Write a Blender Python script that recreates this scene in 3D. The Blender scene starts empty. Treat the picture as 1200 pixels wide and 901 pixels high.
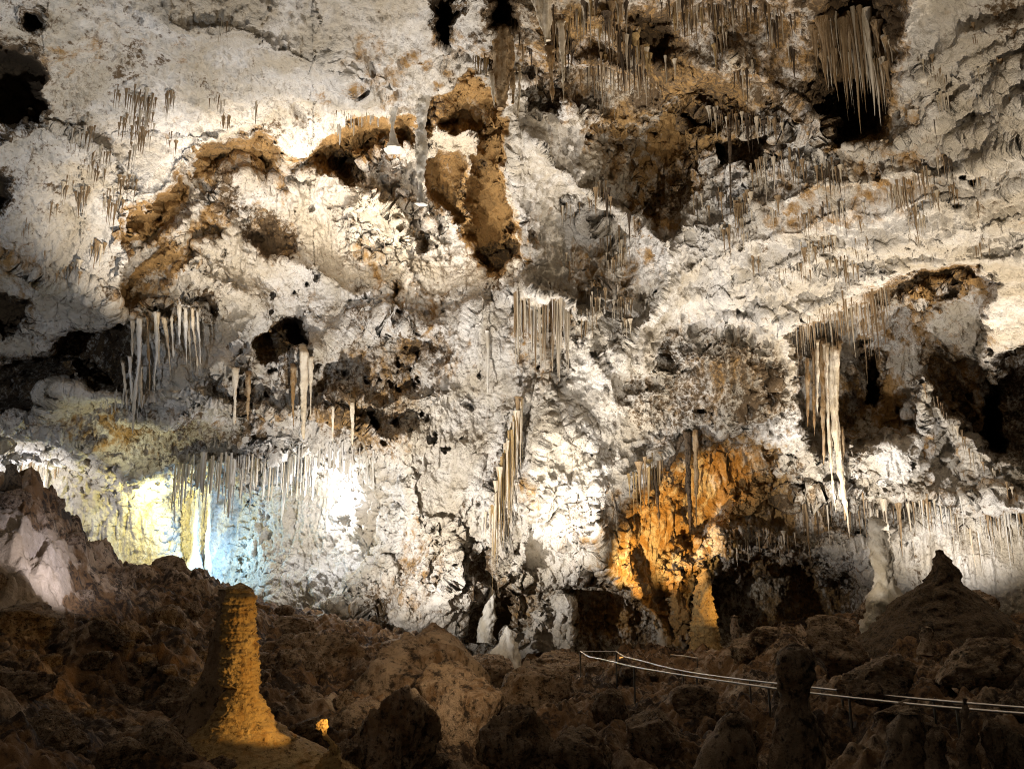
import bpy, math, random
import numpy as np
from mathutils import Vector
rng = random.Random(7)
S = bpy.context.scene
COL = S.collection

# ------------------------------------------------------------------ camera, world, lamps, exposure
PITCH = math.radians(12.0)
F = 906.0                       # focal length in photo pixels (photo 1200 wide)
cam_d = bpy.data.cameras.new('camera'); cam = bpy.data.objects.new('camera', cam_d); COL.objects.link(cam)
cam_d.sensor_width = 36.0; cam_d.lens = 36.0 * F / 1200.0
cam_d.clip_start = 0.05; cam_d.clip_end = 500
cam.location = (0, 0, 0); cam.rotation_euler = (math.radians(90) + PITCH, 0, 0)
S.camera = cam
W = bpy.data.worlds.new('World'); S.world = W; W.use_nodes = True
bg = W.node_tree.nodes['Background']; bg.inputs[0].default_value = (1.0, 0.88, 0.72, 1); bg.inputs[1].default_value = 0.024
S.view_settings.view_transform = 'Standard'; S.view_settings.look = 'None'
S.view_settings.exposure = 0.12; S.view_settings.gamma = 1.0; S.view_settings.use_curve_mapping = False
S.cycles.max_bounces = 3; S.cycles.diffuse_bounces = 2; S.cycles.glossy_bounces = 1
S.cycles.use_denoising = True; S.cycles.denoising_prefilter = 'NONE'; S.cycles.denoising_input_passes = 'RGB_ALBEDO_NORMAL'; S.cycles.filter_width = 1.0
S.cycles.sample_clamp_indirect = 4.0

CP, SP = math.cos(PITCH), math.sin(PITCH)
def P(px, py, Y):
    """world point that stands Y metres ahead of the visitor, seen at photo position (px, py)"""
    a = (px - 600.0) / F; b = (450.5 - py) / F
    dy = CP - b * SP; dz = SP + b * CP
    return (a / dy * Y, Y, dz / dy * Y)
def V(px, py, Y): return Vector(P(px, py, Y))
def proj(x, y, z):
    d = y * CP + z * SP
    return 600 + F * x / d, 450.5 - F * (z * CP - y * SP) / d

def lamp(name, kind, loc, aim=None, watts=1000, col=(1, .9, .75), size=.15, cone=90, blend=.8):
    d = bpy.data.lights.new(name, kind); o = bpy.data.objects.new(name, d); COL.objects.link(o)
    d.energy = watts; d.color = col; o.location = loc
    d.shadow_soft_size = size
    if kind == 'SPOT': d.spot_size = math.radians(cone); d.spot_blend = blend
    if aim is not None:
        o.rotation_euler = (Vector(aim) - Vector(loc)).to_track_quat('-Z', 'Y').to_euler()
    return o
WARM = (1.0, .88, .72); WHITE = (1.0, .95, .89); COOL = (.80, .88, 1.0); AMBER = (1.0, .60, .19)
# floor floodlights of the cave trail; the last two are added fills
lamp('floodlight_or_fill', 'SPOT', (-6.0, 25.5, -2.2), V(600, 380, 35.5), 9600, WHITE, .10, 128, .7)
lamp('floodlight_or_fill', 'SPOT', (-8.5, 24.0, -0.6), V(380, 120, 24), 7000, (1., .95, .9), .10, 105, .8)
lamp('floodlight_or_fill', 'SPOT', V(1175, 690, 28.5), V(1000, 225, 24.8), 10500, WARM, .10, 104, .8)
lamp('floodlight_or_fill', 'SPOT', (3.5, 22.0, -3.0), V(720, 220, 31), 5200, WHITE, .10, 95, .8)
lamp('floodlight_or_fill', 'SPOT', (-12.0, 12.0, 2.6), V(80, 260, 26), 4200, COOL, .12, 96, .9)  # added cool fill for the upper left ceiling
lamp('floodlight_or_fill', 'SPOT', (8.0, 11.0, -2.9), V(1060, 90, 19), 11000, WARM, .10, 84, .9)  # added fill for the upper right ceiling and olive alcove
lamp('ledge_light_or_fill', 'SPOT', V(420, 330, 29.5), V(470, 190, 32), 2600, WARM, .08, 130, .8)
lamp('ledge_light_or_fill', 'SPOT', V(300, 260, 26.5), V(300, 175, 30), 900, WARM, .08, 130, .8)  # added to brighten the ochre recess
lamp('ledge_light_or_fill', 'SPOT', V(560, 330, 30.0), V(570, 180, 35), 1000, WARM, .08, 100, .8)  # added to brighten the tall recess
lamp('ledge_light_or_fill', 'SPOT', V(170, 400, 27.0), V(205, 270, 29), 2200, WARM, .08, 110, .7)  # added to brighten the recess below the ledge
# grotto lamps
lamp('grotto_light', 'POINT', V(180, 595, 38.9), None, 650, (1., .88, .28), .06)
lamp('grotto_light', 'POINT', V(252, 645, 39.8), None, 620, (.30, .62, 1.), .06)
lamp('grotto_light', 'POINT', V(385, 585, 37.6), None, 800, (.93, .95, 1.), .06)
lamp('grotto_light', 'POINT', V(35, 580, 37.0), None, 420, (.9, .92, 1.), .06)
lamp('ledge_light_or_fill', 'SPOT', V(135, 575, 33.5), V(170, 470, 34.5), 330, (.98, .95, .60), .08, 130, .9)  # added lamp to light the lip and its underside
# amber lamps
lamp('amber_light', 'SPOT', V(722, 780, 29.8), V(790, 600, 37.5), 10500, AMBER, .08, 40, .8)
lamp('amber_light', 'SPOT', V(890, 700, 33.0), V(830, 710, 35.2), 330, AMBER, .06, 44, .7)
lamp('amber_light', 'SPOT', V(445, 845, 11.7), V(290, 786, 13.4), 300, AMBER, .05, 50, .35)
lamp('alcove_light', 'SPOT', V(1150, 700, 30.0), V(1100, 540, 34), 1700, WHITE, .08, 120, .8)
lamp('alcove_light', 'SPOT', V(960, 600, 31.0), V(1040, 440, 36), 1900, WHITE, .08, 120, .8)
lamp('totem_light', 'SPOT', V(985, 705, 25.5), V(1028, 650, 27.5), 260, WARM, .05, 60, .8)
lamp('mound_light', 'SPOT', V(112, 640, 15.2), V(48, 668, 19.5), 650, (.85, .85, 1.), .06, 60, .9)
lamp('flowstone_fill', 'SPOT', V(690, 750, 30.5), V(648, 480, 36), 1000, WARM, .08, 66, .9)  # added fill for a warm glow on the lower centre
lamp('flowstone_fill', 'SPOT', V(705, 745, 29.5), V(655, 310, 34.5), 4800, WHITE, .08, 72, .9)  # added fill to lift the ridge shadow on the wall centre
# added fill lamps for the boulders and the near floor
lamp('fill_light', 'SPOT', V(590, 690, 12.5), V(500, 800, 19), 700, (1., .74, .46), .1, 60, .9)
lamp('fill_light', 'POINT', (-5, 5, 2.6), None, 140, (1., .78, .56), .5)

# ------------------------------------------------------------------ noise
_r = np.random.RandomState(3)
_perm = np.concatenate([_r.permutation(512)] * 4).astype(np.int32)
_g = _r.normal(size=(512, 3)).astype(np.float32); _g /= np.linalg.norm(_g, axis=1, keepdims=True)
def perlin(p):
    p = p.astype(np.float32)
    i = np.floor(p).astype(np.int32); f = p - i
    i &= 511
    u = f * f * f * (f * (f * 6 - 15) + 10)
    res = 0
    for dx in (0, 1):
        hx = _perm[i[:, 0] + dx]; wx = u[:, 0] if dx else 1 - u[:, 0]
        for dy in (0, 1):
            hy = _perm[hx + i[:, 1] + dy]; wy = u[:, 1] if dy else 1 - u[:, 1]
            for dz in (0, 1):
                h = _perm[hy + i[:, 2] + dz]
                wz = u[:, 2] if dz else 1 - u[:, 2]
                g = _g[h]
                n = g[:, 0] * (f[:, 0] - dx) + g[:, 1] * (f[:, 1] - dy) + g[:, 2] * (f[:, 2] - dz)
                res = res + wx * wy * wz * n
    return res * 1.5
def fbm(p, wl, oct=4, gain=.5, off=0.0, mode='n'):
    """noise of base wavelength wl metres; mode n plain, b billow (rounded lumps with creases), r ridged"""
    out = 0; amp = 1; q = p / wl + off
    for k in range(oct):
        n = perlin(q)
        if mode == 'b': n = np.abs(n) * 2 - .55
        elif mode == 'r': n = .55 - np.abs(n) * 2
        out = out + amp * n; amp *= gain; q = q * 2.03 + 17.3
    return out
def sst(a, b, x):
    t = np.clip((x - a) / (b - a), 0, 1); return t * t * (3 - 2 * t)
def sdf(X, Y, pts):
    """signed distance to a polygon, positive inside"""
    d2 = np.full(X.shape, 1e18, np.float32); ins = np.zeros(X.shape, bool)
    n = len(pts)
    for k in range(n):
        x0, y0 = pts[k]; x1, y1 = pts[(k + 1) % n]
        ex, ey = x1 - x0, y1 - y0; L = ex * ex + ey * ey + 1e-9
        t = np.clip(((X - x0) * ex + (Y - y0) * ey) / L, 0, 1)
        dx = X - x0 - t * ex; dy = Y - y0 - t * ey
        d2 = np.minimum(d2, dx * dx + dy * dy)
        if y0 != y1:
            c = ((y0 > Y) != (y1 > Y)) & (X < (x1 - x0) * (Y - y0) / (y1 - y0) + x0)
            ins ^= c
    d = np.sqrt(d2)
    return np.where(ins, d, -d)

# ------------------------------------------------------------------ scene object helpers
def tag(o, label=None, cat=None, group=None, kind=None):
    for k, v in (('label', label), ('category', cat), ('group', group), ('kind', kind)):
        if v: o[k] = v
    return o
def empty(name, loc):
    o = bpy.data.objects.new(name, None); COL.objects.link(o); o.location = loc; o.empty_display_size = .2
    return o
def link(name, me, mat=None, parent=None, loc=(0, 0, 0)):
    o = bpy.data.objects.new(name, me); COL.objects.link(o); o.location = loc
    if mat is not None and len(me.materials) == 0: me.materials.append(mat)
    if parent is not None: o.parent = parent
    return o
def mesh_np(name, co, quads, attrs=None, tris=None):
    me = bpy.data.meshes.new(name)
    faces = quads.astype(np.int32)
    me.vertices.add(len(co)); me.vertices.foreach_set('co', np.ascontiguousarray(co, np.float32).ravel())
    nl = faces.size; k = faces.shape[1]; ntri = 0 if tris is None else len(tris)
    me.loops.add(nl + ntri * 3)
    lv = faces.ravel()
    if ntri: lv = np.concatenate([lv, tris.astype(np.int32).ravel()])
    me.loops.foreach_set('vertex_index', lv)
    me.polygons.add(len(faces) + ntri)
    st = np.arange(len(faces)) * k; 
    if ntri: st = np.concatenate([st, nl + np.arange(ntri) * 3])
    me.polygons.foreach_set('loop_start', st.astype(np.int32))
    me.polygons.foreach_set('use_smooth', np.ones(len(st), bool))
    if attrs:
        for n, a in attrs.items():
            at = me.attributes.new(n, 'FLOAT', 'POINT'); at.data.foreach_set('value', a.astype(np.float32).ravel())
    me.update(calc_edges=True); me.validate()
    return me
def grid_quads(nr, nc, wrap=False):
    r = np.arange(nr - 1)[:, None]; c = np.arange(nc if wrap else nc - 1)[None, :]
    c2 = (c + 1) % nc
    a = r * nc + c; b = r * nc + c2; d = (r + 1) * nc + c2; e = (r + 1) * nc + c
    return np.stack([a, e, d, b], -1).reshape(-1, 4)

# ------------------------------------------------------------------ materials
def rock_mat(name, base, ochre, mud, attr=False, och0=0.0, mud0=0.0, scale=1.0, bump=1.0, streak=.55, rough=.8, bdist=.16):
    m = bpy.data.materials.new(name); m.use_nodes = True
    T = m.node_tree; N = T.nodes; L = T.links
    b = N['Principled BSDF']; b.inputs['Roughness'].default_value = rough
    b.inputs['Specular IOR Level'].default_value = .3
    tc = N.new('ShaderNodeTexCoord')
    def mapping(sx, sy, sz):
        mp = N.new('ShaderNodeMapping'); mp.inputs['Scale'].default_value = (sx, sy, sz)
        L.new(tc.outputs['Object'], mp.inputs['Vector']); return mp.outputs[0]
    def noise(vec, sc, det=6, rg=.6, dist=0.0):
        n = N.new('ShaderNodeTexNoise'); n.inputs['Scale'].default_value = sc; n.inputs['Detail'].default_value = det
        n.inputs['Roughness'].default_value = rg; n.inputs['Distortion'].default_value = dist
        L.new(vec, n.inputs['Vector']); return n.outputs['Fac']
    def math_(op, a, b_, c=None, clamp=False):
        n = N.new('ShaderNodeMath'); n.operation = op; n.use_clamp = clamp
        for i, v in enumerate((a, b_, c)):
            if v is None: continue
            if isinstance(v, (int, float)): n.inputs[i].default_value = v
            else: L.new(v, n.inputs[i])
        return n.outputs[0]
    def maprange(v, a, b_, lo=0., hi=1.):
        n = N.new('ShaderNodeMapRange'); n.interpolation_type = 'SMOOTHSTEP'
        n.inputs[1].default_value = a; n.inputs[2].default_value = b_; n.inputs[3].default_value = lo; n.inputs[4].default_value = hi
        L.new(v, n.inputs[0]); return n.outputs[0]
    def mix(f, a, b_):
        n = N.new('ShaderNodeMix'); n.data_type = 'RGBA'
        L.new(f, n.inputs[0])
        for s, v in ((6, a), (7, b_)):
            if isinstance(v, tuple): n.inputs[s].default_value = (*v, 1)
            else: L.new(v, n.inputs[s])
        return n.outputs[2]
    s = scale
    big = noise(mapping(s, s, s * .7), .35, 5, .65, .6)
    mid = noise(mapping(s, s, s * .55), 1.7, 7, .7, .4)
    fine = noise(mapping(s, s, s), 7.0, 5, .7)
    strk = noise(mapping(s * 3.2, s * 3.2, s * .30), 1.0, 5, .65)
    if attr:
        def at(nm):
            n = N.new('ShaderNodeAttribute'); n.attribute_name = nm; return n.outputs['Fac']
        och, mu = at('ochre'), at('mud')  # on the wall, mud also carries painted shade
    else:
        och = N.new('ShaderNodeValue').outputs[0]; och.default_value = och0
        mu = N.new('ShaderNodeValue').outputs[0]; mu.default_value = mud0
    # ochre amount = zone + mottling
    o1 = math_('ADD', och, math_('MULTIPLY', math_('SUBTRACT', mid, .5), 2.0))
    o1 = math_('ADD', o1, math_('MULTIPLY', math_('SUBTRACT', big, .5), 1.0))
    o2 = math_('ADD', o1, math_('MULTIPLY', math_('SUBTRACT', strk, .5), streak))
    of = maprange(o2, .12, .62)
    col = mix(of, base, ochre)
    # slight tint variation of the crust
    tint = mix(maprange(big, .35, .68), tuple(min(1, c * f) for c, f in zip(base, (.80, .73, .61))), tuple(min(1, c * f) for c, f in zip(base, (1.12, 1.12, 1.13))))
    col = mix(of, tint, ochre)
    # mud, on the wall also painted shade: zone + small dark specks and streaks
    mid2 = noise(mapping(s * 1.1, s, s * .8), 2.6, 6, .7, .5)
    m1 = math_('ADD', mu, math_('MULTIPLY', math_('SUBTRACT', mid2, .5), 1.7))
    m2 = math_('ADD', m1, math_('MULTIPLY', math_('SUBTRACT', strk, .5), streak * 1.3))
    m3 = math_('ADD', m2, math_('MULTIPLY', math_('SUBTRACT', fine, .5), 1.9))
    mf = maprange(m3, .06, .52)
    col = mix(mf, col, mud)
    L.new(col, b.inputs['Base Color'])
    h1 = noise(mapping(s, s, s * .8), 3.0, 9, .72, .3)
    vor = N.new('ShaderNodeTexVoronoi'); vor.inputs['Scale'].default_value = 5.0 * s; vor.inputs['Randomness'].default_value = 1
    L.new(tc.outputs['Object'], vor.inputs['Vector'])
    hh = math_('ADD', math_('ADD', math_('MULTIPLY', h1, 1.6), math_('MULTIPLY', fine, .5)), math_('MULTIPLY', vor.outputs['Distance'], -.30))
    bp = N.new('ShaderNodeBump'); bp.inputs['Strength'].default_value = bump; bp.inputs['Distance'].default_value = bdist / s
    L.new(hh, bp.inputs['Height']); L.new(bp.outputs[0], b.inputs['Normal'])
    return m
CRUST = (.62, .585, .535); OCHRE = (.34, .20, .072); MUD = (.125, .080, .040)
M_wall = rock_mat('cave_crust', CRUST, OCHRE, MUD, True)
M_floor = rock_mat('cave_floor_rock', (.46, .38, .31), (.17, .095, .042), (.030, .018, .011), True, bump=.6)
M_rock = rock_mat('muddy_boulder', (.40, .31, .23), (.16, .09, .04), (.028, .018, .011), False, .30, .12, 1.6, 1.0)
M_white = rock_mat('white_calcite', (.62, .60, .56), (.36, .24, .12), (.10, .06, .03), False, -.25, -.25, 2.5, .6)
M_cream = rock_mat('cream_calcite', (.60, .53, .42), (.34, .20, .08), (.10, .06, .03), False, .05, -.15, 2.0, .6, .8)
M_brown = rock_mat('brown_calcite', (.36, .27, .17), (.22, .125, .045), (.06, .035, .018), False, .3, .0, 2.0, .6, .8)
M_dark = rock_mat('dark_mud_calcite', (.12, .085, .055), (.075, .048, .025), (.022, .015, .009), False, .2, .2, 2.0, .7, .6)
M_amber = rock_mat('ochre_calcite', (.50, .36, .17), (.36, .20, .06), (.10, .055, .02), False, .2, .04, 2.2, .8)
def metal_mat(name, c, rough, metallic=1.0):
    m = bpy.data.materials.new(name); m.use_nodes = True
    b = m.node_tree.nodes['Principled BSDF']; b.inputs['Metallic'].default_value = metallic
    b.inputs['Roughness'].default_value = rough
    n = m.node_tree.nodes.new('ShaderNodeTexNoise'); n.inputs['Scale'].default_value = 9
    r = m.node_tree.nodes.new('ShaderNodeMix'); r.data_type = 'RGBA'
    r.inputs[6].default_value = (*c, 1); r.inputs[7].default_value = (*[v * .6 for v in c], 1)
    m.node_tree.links.new(n.outputs['Fac'], r.inputs[0]); m.node_tree.links.new(r.outputs[2], b.inputs['Base Color'])
    return m
M_steel = metal_mat('brushed_steel', (.75, .72, .68), .35)
M_post = metal_mat('dark_steel', (.22, .21, .19), .5)

# ------------------------------------------------------------------ cave wall and ceiling
def axis(a, b, step, lo, hi, n):
    m = np.arange(a, b, step)
    l = a - (a - lo) * (np.linspace(1, 0, n, endpoint=False) ** 1.6); h = b + (hi - b) * (np.linspace(0, 1, n) ** 1.6)
    return np.concatenate([l, m, h])
gx = axis(-12, 1212, 1.08, -420, 1620, 50); gy = axis(-10, 790, 1.08, -330, 930, 30)
GX, GY = np.meshgrid(gx, gy); NR, NC = GX.shape
kx = np.array([-420, -150, 0, 150, 300, 450, 600, 750, 900, 1050, 1200, 1350, 1620.])
ky = np.array([-330, -150, 0, 100, 200, 300, 400, 500, 600, 700, 800, 930.])
KD = np.array([
 # -420 -150   0   150   300   450   600   750   900  1050  1200  1350 1620
 [ 9,   10,   11,  12,   13,   14,  14.5, 13,   12,   11,  10,   10,   9],
 [12,   13,   14,  15,   16.5, 17.5,18,   17,   15.5, 14.5,13,   12.5, 12],
 [14,   16,   17.5,19,   20.5, 22,  22.5, 21,   20,   18,  16.5, 15.5, 14],
 [16,   18.5, 20.5,22.5, 24.5, 26.5,28,   26,   23,   20.8,18.5, 17,   15],
 [19,   21.5, 24,  26.5, 29,   31.5,32,   29.5, 26.5, 23.5,20.5, 18.5, 16],
 [22,   25,   28.5,30,   32,   33.5,34,   32,   29,   26.5,23.5, 20.5, 17.5],
 [24,   27,   31,  33,   34.5, 35,  35,   33.5, 32,   31,  29,   24,   19],
 [25,   28.5, 32.5,35,   36,   35.5,36,   35,   34,   33.5,31.5, 26,   20],
 [26,   30,   34,  36.5, 37,   36,  36.3, 36,   35.5, 34.5,32.5, 27,   21],
 [26,   30,   34,  36,   36,   35.5,36.5, 36.5, 36,   35,  33,   27.5, 21],
 [26,   30,   34,  35,   35,   35,  36.5, 36.5, 36,   35,  33,   27.5, 21],
 [26,   30,   34,  35,   35,   35,  36.5, 36.5, 36,   35,  33,   27.5, 21]], float)
def cubic1(xs, k, tab):
    """Catmull-Rom along axis 0 of tab"""
    i = np.clip(np.searchsorted(k, xs) - 1, 0, len(k) - 2)
    t = (xs - k[i]) / (k[i + 1] - k[i])
    m = np.gradient(tab, k, axis=0)
    h = (k[i + 1] - k[i])
    sh = (-1,) + (1,) * (tab.ndim - 1)
    t = t.reshape(sh); h = h.reshape(sh)
    return ((2 * t**3 - 3 * t**2 + 1) * tab[i] + (t**3 - 2 * t**2 + t) * h * m[i] + (-2 * t**3 + 3 * t**2) * tab[i + 1] + (t**3 - t**2) * h * m[i + 1])
D = cubic1(gx, kx, cubic1(gy, ky, KD).T).T
def pts_of(D):
    a = (GX - 600.0) / F; b = (450.5 - GY) / F
    dy = CP - b * SP; dz = SP + b * CP
    return np.stack([a / dy * D, D, dz / dy * D], -1)
B0 = pts_of(D).reshape(-1, 3)
# ragged outlines for every sculpted recess
wx = (fbm(B0, 2.6, 4, .55, 3.1) * 15).reshape(NR, NC); wy = (fbm(B0, 2.6, 4, .55, 41.7) * 15).reshape(NR, NC)
XW, YW = GX + wx, GY + wy
OCH = np.zeros((NR, NC)); MUDSHADE = np.zeros((NR, NC)); ROUGH = np.ones((NR, NC))
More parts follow.
